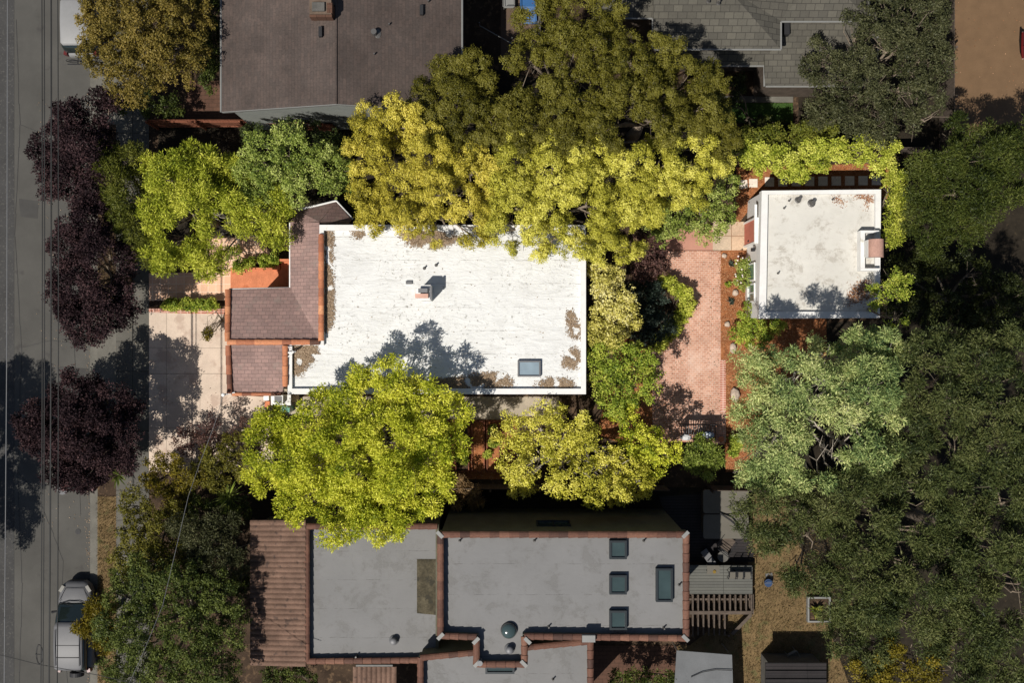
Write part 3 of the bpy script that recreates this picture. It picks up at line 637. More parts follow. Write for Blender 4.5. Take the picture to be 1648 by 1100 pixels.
# eave window on south wall
window(t, ('y', wl[2][1], -1), P(560, 0).x, P(600, 0).x, 1.2, 2.4); window(t, ('y', wl[2][1], -1), P(820, 0).x, P(860, 0).x, 1.2, 2.4); window(t, ('x', wl[1][0], 1), P(0, 600).y, P(0, 560).y, 1.0, 2.3)
# antenna bracket
an = thing('antenna', 'white forked aerial bracket fixed to the terracotta parapet edge', 'antenna', tuple(P(466, 568, 4.6)))
b = MB(); a0 = P(473, 567, 5.0)
for q in (P(462, 557, 4.55), P(462, 576, 4.55), P(464, 567, 4.55)): b.tube([q, a0], .022, 6)
b.build('bracket', M['white_metal'], an); b = MB(); b.tube([P(464, 568, 4.6), P(476, 566, 4.75)], .04, 8); b.build('arm', M['white_metal'], an)
LIT = [[(519, 372), (533, 374), (536, 392), (528, 400), (534, 415), (528, 430), (533, 445), (535, 470), (536, 500), (533, 520), (525, 533), (521, 533)],
       [(470, 560), (505, 556), (512, 572), (495, 585), (486, 598), (474, 604), (470, 600)], [(914, 500), (922, 505), (924, 520), (933, 530), (930, 545), (920, 540), (916, 520)], [(912, 575), (925, 561), (932, 572), (930, 592), (914, 590), (905, 588)],
       [(862, 622), (885, 611), (905, 612), (925, 618), (915, 624)], [(740, 610), (800, 602), (830, 618), (760, 624), (700, 624)], [(620, 612), (740, 612), (740, 624), (560, 624)], [(640, 372), (700, 372), (740, 385), (700, 398), (660, 392)], [(565, 373), (588, 373), (578, 383)]]
scatter('leaf_litter', LIT, ZR, 4200, (.03, .10), (.02, .05), M['litter'], soft=.11, label='brown leaf litter drifted along the edges of the long white roof', cat='leaf litter')
scatter('roof_twigs', [[(540, 385), (925, 385), (925, 600), (700, 600), (540, 560)]], ZR, 2.2, (.03, .12), (.01, .04), M['litter'], tilt=.1, label='scattered twigs and leaves on the long white roof', cat='twigs')
# front porch
pt = thing('porch', 'terracotta porch with steps in the corner of the front wing', 'porch', tuple(P(418, 440)))
b = MB(); b.boxpx(371, 434, 452, 470, -.02, .35); b.build('floor', M['terra'], pt)
for k in range(3): b = MB(); b.boxpx(452+k*5.5, 421, 457.5+k*5.5, 470, -.02, .52+.17*k); b.build('step', M['terra'], pt)
b = MB(); b.boxpx(371, 431, 436, 433.8, -.02, .48); b.boxpx(436, 425.5, 450, 433.8, -.02, .62); b.boxpx(450, 417, 466, 420.6, -.02, 1.05); b.build('low_wall', M['terra'], pt)
bn = MB(); bn.boxpx(452, 655, 466, 664, 0, 1.0); o = bn.build('bin_body', M['teal']); o.name = 'wheelie_bin'; tag(o, 'teal green bin against the south wall beside the driveway', 'bin')
g = thing('gas_meter', 'white box on a rusty stand by the south west house corner', 'meter', tuple(P(428, 645)))
b = MB(); b.boxpx(424, 636.5, 432.5, 645, .5, 1.5); b.build('box', M['white_metal'], g); b = MB(); b.boxpx(426, 646.5, 434, 656, 0, .9); b.build('stand', M['terra'], g)

# ================================================================== COTTAGE
CZ, CP = 2.85, 3.05
t = thing('cottage', 'small square cottage with stained white flat roof, red west door', 'cottage', tuple(P(1318, 410)))
out = XY([(1226, 307), (1418, 305), (1416, 512), (1221, 513)], CP); wl = offset(out, .06)
b = MB(); b.prism(wl, -.05, CZ-.08); b.build('wall', M['stucco_white'], t)
b = MB(); b.prism(offset(out, .05), CZ-.1, CZ); b.build('roof', M['cottage_membrane'], t)
b = MB(); b.ring(out, XY([(1236, 313), (1409, 312), (1408, 502), (1233, 502)], CP), CZ-.25, CP); b.build('parapet', M['parapet'], t)
wx = wl[0][0]+ (wl[3][0]-wl[0][0])*.3
def wy(py): return P(0, py, 1.4).y
xw = min(wl[0][0], wl[3][0])
b = MB(); b.box(xw-.05, P(0, 393, 1.2).y, .1, xw+.16, P(0, 357, 1.2).y, 2.25); d = b.build('door', M['door_red'], t)
b = MB(); b.box(xw-.11, P(0, 389, 1.2).y, 1.0, xw-.05, P(0, 387, 1.2).y, 1.1); b.build('handle', M['dark_metal'], d)
b = MB(); y0, y1 = P(0, 395.5, 1.2).y, P(0, 354.5, 1.2).y; b.box(xw-.09, y0, 0, xw+.12, y0+.09, 2.36); b.box(xw-.09, y1-.09, 0, xw+.12, y1, 2.36); b.box(xw-.09, y0+.09, 2.27, xw+.12, y1-.09, 2.36); b.build('door_frame', M['white_metal'], d)
window(t, ('x', xw, -1), wy(453), wy(424), .8, 2.1, bars=0); window(t, ('x', xw, -1), wy(487), wy(457), .8, 2.1, bars=1)
b = MB(); c = P(1219, 402, 2.0); b.box(xw-.16, c.y-.08, 1.9, xw, c.y+.08, 2.15); b.build('wall_lamp', M['dark_metal'], t)
b = MB(); b.box(xw-.12, P(0, 350, 2.3).y, 2.35, xw, P(0, 330, 2.3).y, 2.5); b.build('vent_box', M['white_metal'], t)
# chimney nook on the east side
cb = MB(); cb.boxpx(1385, 371, 1392, 436, CZ-.04, 3.35); cb.boxpx(1385.2, 371, 1415, 375, CZ-.04, 3.354); cb.boxpx(1385.2, 432, 1415, 436, CZ-.04, 3.357); cb.build('chimney_kerb', M['parapet'], t)
cb = MB(); cb.boxpx(1397, 386, 1412, 413, 2.0, 3.9); chi = cb.build('chimney', M['stucco_white'], t)
cb = MB(); p0, p1 = P(1400, 385, 4.1), P(1424, 414, 4.1); n = 14; vs = []
for i in range(n+1):
    tt = math.pi*i/n
    for yy in (p1.y, p0.y): vs.append(((p0.x+p1.x)/2-(p1.x-p0.x)/2*math.cos(tt), yy, 3.9+.38*math.sin(tt)))
fs = [(2*i, 2*i+1, 2*i+3, 2*i+2) for i in range(n)]+[tuple(range(0, 2*n+2, 2)), tuple(range(2*n+1, 0, -2))]
cb._add(vs, fs); cb.build('clay_cowl', M['pinkclay'], chi)
for (x, y, r) in ((1284, 322, .08), (1306, 327, .10)): vent_pipe(t, x, y, CZ, .35, r, 'pipe')
for (x, y) in ((1262, 335), (1340, 321), (1252, 440), (1270, 323)): vent_pipe(t, x, y, CZ, .2, .03)
scatter('rusty_leaf_litter', [[(1372, 316), (1403, 314), (1403, 336), (1395, 330), (1384, 322)], [(1340, 316), (1352, 318), (1362, 332), (1355, 328), (1345, 322)], [(1370, 462), (1398, 452), (1398, 480), (1365, 490)]], CZ, 1500, (.03, .09), (.02, .05), M['litter_red'], soft=.13, label='rusty leaf litter in the corners of the cottage roof', cat='leaf litter')

# ================================================================== SOUTH NEIGHBOUR
t = thing('house', 'neighbouring house with grey flat roofs edged in terracotta, south of the white roof', 'house', tuple(P(760, 950)))
ZL, ZLp, ZH, ZHp, ZC = 3.6, 3.85, 6.3, 6.65, 4.6
lo = XY([(491, 845), (706, 845), (706, 1066), (491, 1068)], ZLp)
hi = XY([(706, 858), (1107, 858), (1107, 1031), (847, 1028), (847, 1073), (764, 1073), (764, 1029), (706, 1027)], ZHp)
cx = XY([(674, 1057), (953, 1030), (953, 1180), (674, 1180)], 4.9)
b = MB(); b.prism(offset(lo, .06), -.05, ZL-.09); b.prism(offset(hi, .08), -.05, ZH-.09); b.prism(offset(cx, .07), -.05, ZC-.09)
b.prism(XY([(410, 850), (500, 850), (500, 1062), (410, 1062)], 3.0), -.05, 3.0); b.build('wall', M['stucco_dark'], t)
b = MB(); b.prism(offset(lo, .05), ZL-.1, ZL); b.prism(offset(hi, .05), ZH-.1, ZH); b.prism(offset(cx, .05), ZC-.1, ZC); b.build('flat_roof', M['grey_membrane'], t)
b = MB(); b.ring(lo, offset(lo, .14), ZL-.3, ZLp); b.ring(hi, offset(hi, .16), ZH-.3, ZHp); b.ring(cx, offset(cx, .16), ZC-.3, 4.9); b.build('parapet', M['stucco_dark'], t)
b = MB()
def cope_loop(b, xy, z, skip=(), r=.15, ins=.08, dark=.5):
    q = offset(xy, ins); n = len(q)
    for i in range(n):
        if i in skip: continue
        coping(b, (*q[i], z), (*q[(i+1)%n], z), r, .42, dark=dark)
cope_loop(b, hi, ZHp, ins=.08); b.build('edge_tiles', M['tile_dark'], t, rnd=True)
b = MB(); cope_loop(b, lo, ZLp, skip=(1,)); b.build('edge_tiles', M['tile_dark'], t, rnd=True)
b = MB(); cope_loop(b, cx, 4.9); b.build('edge_tiles', M['tile_dark'], t, rnd=True)
for (x, y) in ((1103, 861), (708, 861), (1103, 1028), (768, 1069), (843, 1069), (766, 1032), (849, 1032), (709, 1025)):
    b = MB(); c = P(x, y, ZHp+.1); b.rbox((c.x, c.y, ZHp+.14), (.36, .16, .04), math.pi/4 if (x > 824) == (y < 950) else -math.pi/4); b.build('corner_flashing', M['gutter_dim'], t)
b = MB(); corrugated(b, P(403, 838, 3.1), P(492, 838, 3.95), P(492, 1074, 3.95), P(403, 1072, 3.1), 28); b.build('tile_roof', M['tilerow'], t)
b = MB(); p0, p1, p2, p3 = P(568, 1074, 3.2), P(638, 1074, 3.2), P(638, 1180, 2.4), P(568, 1180, 2.4); corrugated(b, p3, p0, p1, p2, 9); b.build('tile_roof', M['tilerow'], t)
b = MB(); b.tube([P(573, 1072, 3.3), P(632, 1072, 3.3)], .05, 8); b.build('gutter', M['gutter_dim'], t)
b = MB(); b.prism(XY([(671, 901), (703, 901), (703, 991), (671, 988)], ZL+.02), ZL-.02, ZL+.02); b.build('roof_patch', M['patch'], t)
for (x0, y0, x1, y1) in ((981, 871, 1009, 901), (981, 927, 1009, 958), (981, 984, 1009, 1015), (1056, 916, 1083, 970)): skylight(t, x0, y0, x1, y1, ZH, .26)
skylight(t, 781, 1074, 828, 1086, ZC, .25)
for (x, y, z, r) in ((634, 1031, ZL, .20), (820, 1045, ZH, .20)):
    b = MB(); c = P(x, y, z); b.cyl(c.x, c.y, z-.02, z+.06, r*1.15, 20); b.cyl(c.x, c.y, z+.06, z+.25, r*.7, 20, r*.85); b.dome((c.x, c.y, z+.25), r*.85, .1, 20); b.build('turbine_vent', M['lead'], t, True)
b = MB(); c = P(819, 1015, ZH); b.cyl(c.x, c.y, ZH-.02, ZH+.16, .37, 28, .34); dm = b.build('dome_kerb', M['frame_dim'], t); b = MB(); b.dome((c.x, c.y, ZH+.16), .32, .16, 28, 6); b.build('dome', M['glass_dim'], dm, True)
b = MB(); c = P(773, 1062, ZH); b.cyl(c.x, c.y, ZH-.02, ZH+.55, .09, 14); b.cyl(c.x, c.y, ZH+.551, ZH+.60, .12, 14); b.build('flue', M['lead'], t)
for (x, y) in ((860, 871), (740, 871), (1036, 871), (1093, 942), (883, 1009), (1068, 1011)): vent_pipe(t, x, y, ZH, .25, .035)
vent_pipe(t, 890, 1094, ZC, .25, .035); vent_pipe(t, 574, 1056, ZL, .3, .04)
b = MB(); b.boxpx(937, 1024, 958, 1035, ZHp+.16, ZHp+.34); b.build('vent_cap', M['gutter_dim'], t)
window(t, ('x', offset(hi, .08)[1][0], 1), P(0, 930).y, P(0, 890).y, .9, 2.1); window(t, ('y', offset(hi, .08)[0][1], 1), P(860, 0).x, P(910, 0).x, 3.6, 4.8, 'frame_dim', 'glass_dim')

# ================================================================== NORTH BROWN HOUSE
t = thing('house', 'house with broad brown shingled gable roof in the north west', 'house', tuple(P(550, 40)))
ze, zr = 4.4, 5.9; ytop = 16+14
e0, r0_, e1 = P(357, 180, ze), P(541, 159, zr), P(742, 181, ze)
ys = e0.y
b = MB()
for (A, B) in ((e0, r0_), (r0_, e1)):
    v = [(A.x, ys, A.z), (B.x, ys, B.z), (B.x, ytop, B.z), (A.x, ytop, A.z)]; b._add(v+[(x, y, z-.14) for x, y, z in v], [(0, 1, 2, 3), (7, 6, 5, 4), (0, 4, 5, 1), (1, 5, 6, 2), (2, 6, 7, 3), (3, 7, 4, 0)])
b.build('roof', M['shingle_b'], t)
b = MB(); yw = ys+.12
wv = [(e0.x+.4, yw, -.05), (e1.x-.4, yw, -.05), (e1.x-.4, yw, ze-.02), (r0_.x, yw, zr-.16), (e0.x+.4, yw, ze-.02)]; b._add(wv+[(x, ytop-.3, z) for x, y, z in wv], [(0, 1, 2, 3, 4), (9, 8, 7, 6, 5)]+[(i, i+5, (i+1)%5+5, (i+1)%5) for i in range(5)])
b.build('wall', rough_mat('pale_grey_siding', (.24, .255, .24), .08, 2, 30), t)
b = MB()
for (A, B) in ((e0, r0_), (r0_, e1)):
    d = Vector((0, -.03, 0)); v = [(A.x, ys-.03, A.z-.17), (B.x, ys-.03, B.z-.17), (B.x, ys-.03, B.z+.02), (A.x, ys-.03, A.z+.02)]
    b._add(v+[(x, y+.028, z) for x, y, z in v], [(0, 1, 2, 3), (7, 6, 5, 4), (0, 4, 5, 1), (3, 2, 6, 7)])
b.build('fascia', M['gutter_dim'], t)
b = MB(); b.tube([(e0.x-.05, ys, ze-.05), (e0.x-.05, ytop, ze-.05)], .05, 8); b.build('gutter', M['gutter_dim'], t); b = MB(); b.tube([(e1.x+.05, ys, ze-.05), (e1.x+.05, ytop, ze-.05)], .05, 8); b.build('gutter', M['gutter_dim'], t)
b = MB(); b.tube([(r0_.x, ys, zr+.01), (r0_.x, ytop, zr+.01)], .06, 6); b.build('ridge_cap', M['shingle_b'], t)
for x in (400, 420, 460, 500, 560, 600, 640): pass
for x in (392, 470, 541, 610, 690):
    c = P(x, 190, 4.0); zz = ze+(zr-ze)*(1-abs(x-541)/190)-.22; b = MB(); b.box(c.x-.05, ys-.02, zz-.16, c.x+.05, yw+.02, zz); b.build('rafter_end', M['gutter_dim'], t)
b = MB(); b.boxpx(498, -2, 533, 22, 4.8, 6.6); chm = b.build('chimney', rough_mat('buff_chimney', (.13, .095, .07), .25, 3, 20), t)
b = MB(); b.boxpx(498, 20.5, 534, 27, 6.0, 6.5); b.boxpx(526, 4, 534.5, 20.3, 6.0, 6.62); b.build('brick_course', M['brown_patio'], chm); b = MB(); b.boxpx(502, 3, 522, 17, 6.61, 6.72); b.build('cap', M['wood_grey'], chm)
def zroof(px): return ze+(zr-ze)*max(0, 1-abs(px-541)/190)
for (x, y, r, h_) in ((603, 54, .13, .35), (603, 88, .035, .22), (627, 40, .035, .22), (690, 3, .05, .3)):
    vent_pipe(t, x, y, zroof(x), h_, r)
for (x, y) in ((515, 50), (678, 15)): b = MB(); z_ = zroof(x); b.boxpx(x-2.5, y-8, x+3, y+8, z_-.05, z_+.22); b.build('roof_vent', M['dark_metal'], t)
window(t, ('y', yw, -1), P(470, 0).x, P(515, 0).x, 1.4, 2.6, 'gutter_dim', 'glass_dim')

# ================================================================== NORTH GREY HOUSE
t = thing('house', 'house with grey shingled two level roof in the north east', 'house', tuple(P(1250, 60)))
zu, zl = 4.6, 3.0
b = MB()
b.slab([(1052, 78, zu), (1256, 78, zu), (1170, -20, 6.0), (1052, -20, 6.0)], .16); b.slab([(1256, 78, zu), (1256, 33, zu), (1300, -20, 5.4), (1170, -20, 6.0)], .16); b.slab([(1256, 33, zu), (1398, 33, zu), (1350, -20, 5.4), (1300, -20, 5.4)], .16); b.slab([(1398, 33, zu), (1398, -140, zu), (1350, -140, 5.4), (1350, -20, 5.4)], .16)
b.slab([(960, 28, zu+.02), (1051.5, 28, zu+.02), (1051.5, -140, 6.2), (960, -140, 6.2)], .16); b.slab([(1052, -20, 6.0), (1350, -20, 5.5), (1350, -140, 5.5), (1052, -140, 6.2)], .16)
b.build('upper_roof', M['shingle_g'], t)
b = MB(); b.slab([(1060, 105, zl), (1231, 105, zl), (1231, 70, 3.7), (1060, 70, 3.7)], .14); b.slab([(1231, 138, zl), (1412, 138, zl), (1412, 20, 3.9), (1231, 20, 3.9)], .14); b.build('lower_roof', M['shingle_g'], t)
b = MB(); b.prism(XY([(1065, 72), (1250, 72), (1250, 28), (1392, 28), (1392, -140), (965, -140), (965, 24), (1065, 24)], zu-.17), -.05, zu-.19); b.prism(XY([(1236, 132), (1406, 132), (1406, 20), (1236, 20)], zl-.15), -.05, zl-.17); b.build('wall', M['wood_dark'], t)
b = MB()
for (p_, q_) in (((1052, 79.5, zu), (1257, 79.5, zu)), ((1257, 79.5, zu), (1257, 34.5, zu)), ((1257, 34.5, zu), (1399, 34.5, zu)), ((1399, 34.5, zu), (1399, -140, zu)), ((1232, 139, zl), (1412, 139, zl)), ((1230, 139, zl), (1230, 106, zl)), ((1060, 106, zl), (1230, 106, zl)), ((1004, 29.5, zu), (1050, 29.5, zu)), ((1050.5, 29.5, zu), (1050.5, 78, zu))):
    b.tube([P(*p_), P(*q_)], .045, 6)
b.build('gutter', M['gutter_dim'], t)
for (x, y) in ((1140, 2), (1156, 5), (1250, -5)): vent_pipe(t, x, y, 5.9, .25, .04)
b = MB(); b.boxpx(1262, 30, 1271, 55, 3.55, 4.0); b.build('roof_shadow_box', M['dark_metal'], t)  # dark box in place of the upper roof's shadow on the lower roof
b = MB(); b.tube([P(1412, 34, 3.7), P(1412, 138, 3.05)], .05, 6); b.build('gutter', M['gutter_dim'], t)

# ================================================================== FENCES, DECKS, BEDS
def fence(label, pts, h, m='wood_dark', board=.14, th=.022):
    P0 = P(*pts[0]); t = thing('fence', label, 'fence', tuple(P0)); b = MB(); r = MB(); rng = random.Random(hash_(label)); posts = []
    for i in range(len(pts)-1):
        p, q = P(*pts[i]), P(*pts[i+1]); Ln = (q-p).length; n = int(Ln/board); d = (q-p).normalized(); an_ = math.atan2(d.y, d.x)
        for k in range(n):
            c = p+d*(k+.5)*Ln/n; hh = h+rng.uniform(-.015, .015); b.rbox((c.x, c.y, hh/2), (board*.94, th, hh), an_, rng.random())
        mid = (p+q)/2; nn = Vector((-d.y, d.x, 0))
        for z in (.35, h-.3): c = mid-nn*.035; r.rbox((c.x, c.y, z), (Ln, .045, .09), an_)
        for k in range(int(Ln/2.4)+1): c = p+d*min(Ln, k*2.4)-nn*.10; posts.append((c, an_))
    b.build('boards', M[m], t, rnd=False); r.build('rail', M[m], t)
    for c, an_ in posts: pb = MB(); pb.rbox((c.x, c.y, (h+.05)/2), (.09, .09, h+.05), an_); pb.build('post', M[m], t)
fence('weathered brown board fence between the planting beds and the south house', [(560, 778), (1070, 782)], 1.7)
fence('reddish board fence beside the brown roofed house', [(255, 205), (400, 205), (545, 212)], 1.7, 'wood_red')
fence('brown board fence end under the silvery tree right of the bench', [(1138, 782), (1420, 786)], 1.7, 'wood_dark')
fence('brown board fence behind the cottage stepping stones', [(1180, 250), (1480, 247)], 1.6, 'wood_dark')
fence('dark board fence at the edge of the dirt lot', [(1512, 245), (1512, -100)], 1.7, 'wood_dark')
fence('dark board fence beside the patio with the blue slide', [(868, -100), (868, 95)], 1.8, 'wood_grey')
for k, (x0, x1) in enumerate(((733, 755), (759, 780), (783, 804))):
    t = thing('planting_bed', ['timber edged bed of dark soil, leftmost of the three beside the south fence', 'timber edged bed of bare orange mulch between two others', 'timber edged bed of green seedlings, rightmost of the three'][k], 'planting bed', tuple(P((x0+x1)/2, 720)), 'timber edged beds south of the house')
    b = MB(); p, q = P(x0, 678, .2), P(x1, 760, .2)
    b.box(p.x, q.y, -.02, p.x+.05, p.y, .22); b.box(q.x-.05, q.y, -.02, q.x, p.y, .222); b.box(p.x+.05, p.y-.05, -.02, q.x-.05, p.y, .218); b.box(p.x+.05, q.y, -.02, q.x-.05, q.y+.05, .218); b.build('timber_edge', M['wood_red'], t)
    b = MB(); b.box(p.x+.05, q.y+.05, -.02, q.x-.05, p.y-.05, .12); b.build('soil', M['mulch'] if k else M['yard'], t)
for (x, y, r, lb) in ((793, 693, 6, 'seedling plant at the top of the right timber bed'), (795, 712, 7, 'leafy seedling in the middle of the right timber bed'), (787, 735, 7, 'bright leafy plant at the lower end of the right timber bed'), (744, 738, 8, 'green leafy plant in the left timber bed')):
    plant('seedling', lb, 'plant', [(x, y, r, .3)], 'broad', 'green', trunk=False, dens=.7, twigs=1)
t = thing('deck', 'grey board deck with wooden joists showing, beside the south house', 'deck', tuple(P(1160, 960)))
b = MB(); b.boxpx(1108, 911, 1211, 957, .45, .62); b.build('boards', M['deck'], t)
for k in range(12):
    x = 1114+k*8.6; b = MB(); b.boxpx(x, 958, x+2.2, 1024 if k < 7 else 984, .38, .54); b.build('joist', M['wood_dark'], t)
for (x0, y0, x1, y1) in ((1108, 984.5, 1210, 990), (1108, 964, 1208, 967.2), (1206, 957, 1213, 990)): b = MB(); b.boxpx(x0, y0, x1, y1, .2, .56 if y0 > 980 else .377); b.build('beam', M['wood_dark'], t)
b = MB(); c0, c1 = P(1209, 990, .5), P(1178, 1022, .5); m_ = (c0+c1)/2; b.rbox((m_.x, m_.y, .45), ((c0-c1).length, .16, .14), math.atan2(c0.y-c1.y, c0.x-c1.x)); b.build('beam', M['wood_dark'], t)
for (x, y) in ((1112, 955), (1207, 955), (1112, 1020), (1170, 1020), (1207, 915)): c = P(x, y); b = MB(); b.box(c.x-.05, c.y-.05, -.05, c.x+.05, c.y+.05, .44); b.build('post', M['wood_dark'], t)
# table and folding chairs on the deck
t = thing('table', 'small white square table with a yellow bowl on the grey deck', 'table', tuple(P(1148, 918, .62)))
b = MB(); b.boxpx(1138, 911, 1158, 925, 1.28, 1.32); b.build('tabletop', M['canvas'], t)
for (x, y) in ((1141, 913), (1155, 913), (1141, 923), (1155, 923)): c = P(x, y, 1.2); b = MB(); b.box(c.x-.02, c.y-.02, .62, c.x+.02, c.y+.02, 1.28); b.build('leg', M['dark_metal'], t)
b = MB(); c = P(1149.5, 921, 1.32); b.cyl(c.x, c.y, 1.321, 1.37, .06, 14, .08); tag(b.build('bowl', plain('yellow_glaze', (.2, .13, .02), .3)), 'yellow bowl on the small white table', 'bowl')
def chair(label, px, py, rz, z=.62, m='dark_metal', seat='wood_grey', group=None, s=1.0):
    c = P(px, py, z); t = thing('chair', label, 'chair', tuple(c), group)
    def tr(x, y): return (c.x+(x*math.cos(rz)-y*math.sin(rz))*s, c.y+(x*math.sin(rz)+y*math.cos(rz))*s)
    b = MB(); x, y = tr(0, 0); b.rbox((x, y, z+.43*s), (.46*s, .44*s, .03), rz); b.build('seat', M[seat], t)
    b = MB()
    for sx in (-.23, .23): b.tube([(*tr(sx, .2), z+.4*s), (*tr(sx, .32), z+.95*s)], .016, 6)
    for h_ in (.55, .72, .92): b.tube([(*tr(-.23, .2+(h_-.4)*.22), z+h_*s), (*tr(.23, .2+(h_-.4)*.22), z+h_*s)], .02, 6)
    b.build('backrest', M[m], t)
    for sx in (-.22, .22):
        for sy in (-.2, .2): b = MB(); b.tube([(*tr(sx, sy), z+.42*s), (*tr(sx*1.08, sy*1.15), z)], .014, 6); b.build('leg', M[m], t)
    for sx in (-.26, .26): b = MB(); b.tube([(*tr(sx, -.2), z+.64*s), (*tr(sx, .24), z+.66*s)], .018, 6); b.tube([(*tr(sx, -.2), z+.64*s), (*tr(sx, -.2), z+.42*s)], .014, 6); b.build('armrest', M[m], t)
    return t
for k, (x, lb) in enumerate(((1176, 'black folding chair on the grey deck, nearest the white table'), (1187, 'black folding chair between two others on the grey deck'), (1199, 'black folding chair at the right end of the grey deck'))):
    chair(lb, x, 924, 0, s=.8, group='folding chairs on the deck', seat='canvas')
t = thing('hot_tub', 'covered hot tub with folded beige lid, half in the house shadow, by the wicker chair', 'hot tub', tuple(P(1165, 830)))
def rrect(x0, y0, x1, y1, r, z):
    p, q = P(x0, y1, z), P(x1, y0, z); out = []
    for (cx_, cy_, a0) in ((q.x-r, q.y-r, 0), (p.x+r, q.y-r, 90), (p.x+r, p.y+r, 180), (q.x-r, p.y+r, 270)):
        for k in range(6): a_ = math.radians(a0+k*18); out.append((cx_+r*math.cos(a_), cy_+r*math.sin(a_)))
    return out
b = MB(); b.prism(rrect(1134, 791, 1203, 866, .3, .9), .02, .85); b.build('tub', M['wood_dark'], t)
b = MB(); b.prism(rrect(1132, 789, 1205, 827, .12, 1.0), .851, .98); b.build('lid', M['canvas'], t); b = MB(); b.prism(rrect(1132, 829, 1205, 868, .12, 1.0), .851, .985); b.build('lid', M['canvas'], t)
b = MB(); b.tube([P(1158, 826, 1.05), P(1176, 838, 1.25), P(1196, 856, 1.1)], .045, 6); b.build('lid_lifter', M['dark_metal'], t)
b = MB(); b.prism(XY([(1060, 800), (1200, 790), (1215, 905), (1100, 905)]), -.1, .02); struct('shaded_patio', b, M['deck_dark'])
chair('wicker dining chair with slatted back tilted beside the hot tub', 1164, 870, 2.5, .02, seat='wood_dark', s=1.5)
b = MB(); c = P(1160, 893); b.cyl(c.x, c.y, .02, .5, .22, 18, .26); b.cyl(c.x, c.y, .501, .54, .28, 18); tag(b.build('stool', M['wood_grey']), 'round grey stool beside the wicker chair', 'stool')
b = MB(); c = P(1138, 896); b.rbox((c.x, c.y, .35), (.35, .9, .06), .6); b.rbox((c.x, c.y, .17), (.25, .7, .3), .6); tag(b.build('lounge_seat', M['grey_metal']), 'narrow grey lounge seat in the shade of the south house', 'seat')
b = MB(); c = P(1234, 937); b.cyl(c.x, c.y, 0, .32, .15, 18, .2); o = tag(thing('bucket', 'blue bucket on a white board on the dry grass', 'bucket', tuple(P(1234, 937))), None)
b.build('pail', plain('navy_plastic', (.012, .04, .11), .5), o); b = MB(); b.tube([(c.x-.2, c.y, .32), (c.x-.1, c.y+.05, .5), (c.x+.1, c.y+.05, .5), (c.x+.2, c.y, .32)], .012, 5); b.build('handle', M['gutter_dim'], o)
b = MB(); c = P(1238, 932); b.rbox((c.x, c.y, .014), (.34, .55, .03), .1); tag(b.build('board', M['tarp']), 'pale board lying on the dry grass under the blue bucket', 'board')
# grey canvas tent
t = thing('canopy_tent', 'grey canvas canopy sheet with a sagging dark cord across it', 'tent', tuple(P(1132, 1075)))
b = MB(); b.slab([(1089, 1048, 2.1), (1178, 1055, 2.1), (1182, 1170, 2.2), (1081, 1170, 2.2)], .05); b.build('sheet', M['tarp'], t)
for (x, y) in ((1091, 1050), (1176, 1057), (1180, 1160), (1085, 1160)): c = P(x, y, 2.05); b = MB(); b.cyl(c.x, c.y, 0, 2.05, .03, 8); b.build('pole', M['gutter_dim'], t)
b = MB(); b.tube([P(1112, 1091, 2.2), P(1130, 1083, 2.2), P(1152, 1079, 2.2), P(1178, 1080, 2.2)], .02, 5); b.build('cord', M['wire'], t)
# planter with broad leaves
t = thing('planter_box', 'square white framed planter on the dry grass', 'planter', tuple(P(1317, 983)))
b = MB(); o_ = XY([(1300, 962), (1337, 962), (1337, 1003), (1300, 1003)], .3); b.ring(o_, offset(o_, .08), -.02, .3); b.build('frame', M['gutter_dim'], t); b = MB(); b.prism(offset(o_, .07), -.02, .2); b.build('soil', M['yard'], t)
# shed with stepped dark roof at the bottom
t = thing('shed', 'low dark shed with stepped plank roof at the bottom edge', 'shed', tuple(P(1280, 1090)))
b = MB(); b.boxpx(1240, 1072, 1325, 1150, -.05, 1.9); b.build('wall', M['wood_grey'], t)
for k in range(4): b = MB(); b.boxpx(1232, 1068+k*13, 1330, 1080+k*13, 1.92+.07*k, 2.0+.07*k); b.build('roof_plank', M['deck_dark'], t)
chair('grey outdoor chair standing in the shadow above the shed', 1272, 1052, .5, 0, 'gutter_dim', 'canvas')
# north patio items
chair('pale outdoor chair on the tan patio by the blue slide', 819, 10, math.pi, .02, 'gutter_dim', 'gutter_dim', s=1.1)
t = thing('slide', 'bright blue plastic slide with red end at the top edge', 'slide', tuple(P(850, 5)))
b = MB()
pr = [(P(852, 38, .25), .35), (P(850, 10, .5), .35), (P(849, -30, 1.3), .35)]
for (a_, w_), (c_, w2) in zip(pr[:-1], pr[1:]):
    v = [(a_.x-w_, a_.y, a_.z), (a_.x+w_, a_.y, a_.z), (c_.x+w_, c_.y, c_.z), (c_.x-w_, c_.y, c_.z)]; b._add(v+[(x, y, z-.08) for x, y, z in v], [(0, 1, 2, 3), (7, 6, 5, 4), (0, 4, 5, 1), (1, 5, 6, 2), (2, 6, 7, 3), (3, 7, 4, 0)])
b.build('chute', M['blue'], t); b = MB()
for sx in (-.35, .35): b.tube([a.__add__(Vector((sx, 0, .05))) for a, _ in pr], .05, 6)
b.build('side_rail', M['blue'], t); b = MB(); c = P(857, 1, .7); b.dome((c.x, c.y, .5), .14, .14); b.build('knob', M['tail'], t, True)
for sx in (-.25, .25): b = MB(); c = P(849, -28, 1.2); b.cyl(c.x+sx, c.y, -.02, 1.2, .03, 8); b.build('leg', M['grey_metal'], t)
t = thing('sail_shade', 'red shade frame at the far right edge of the dirt lot', 'play frame', tuple(P(1660, 72)))
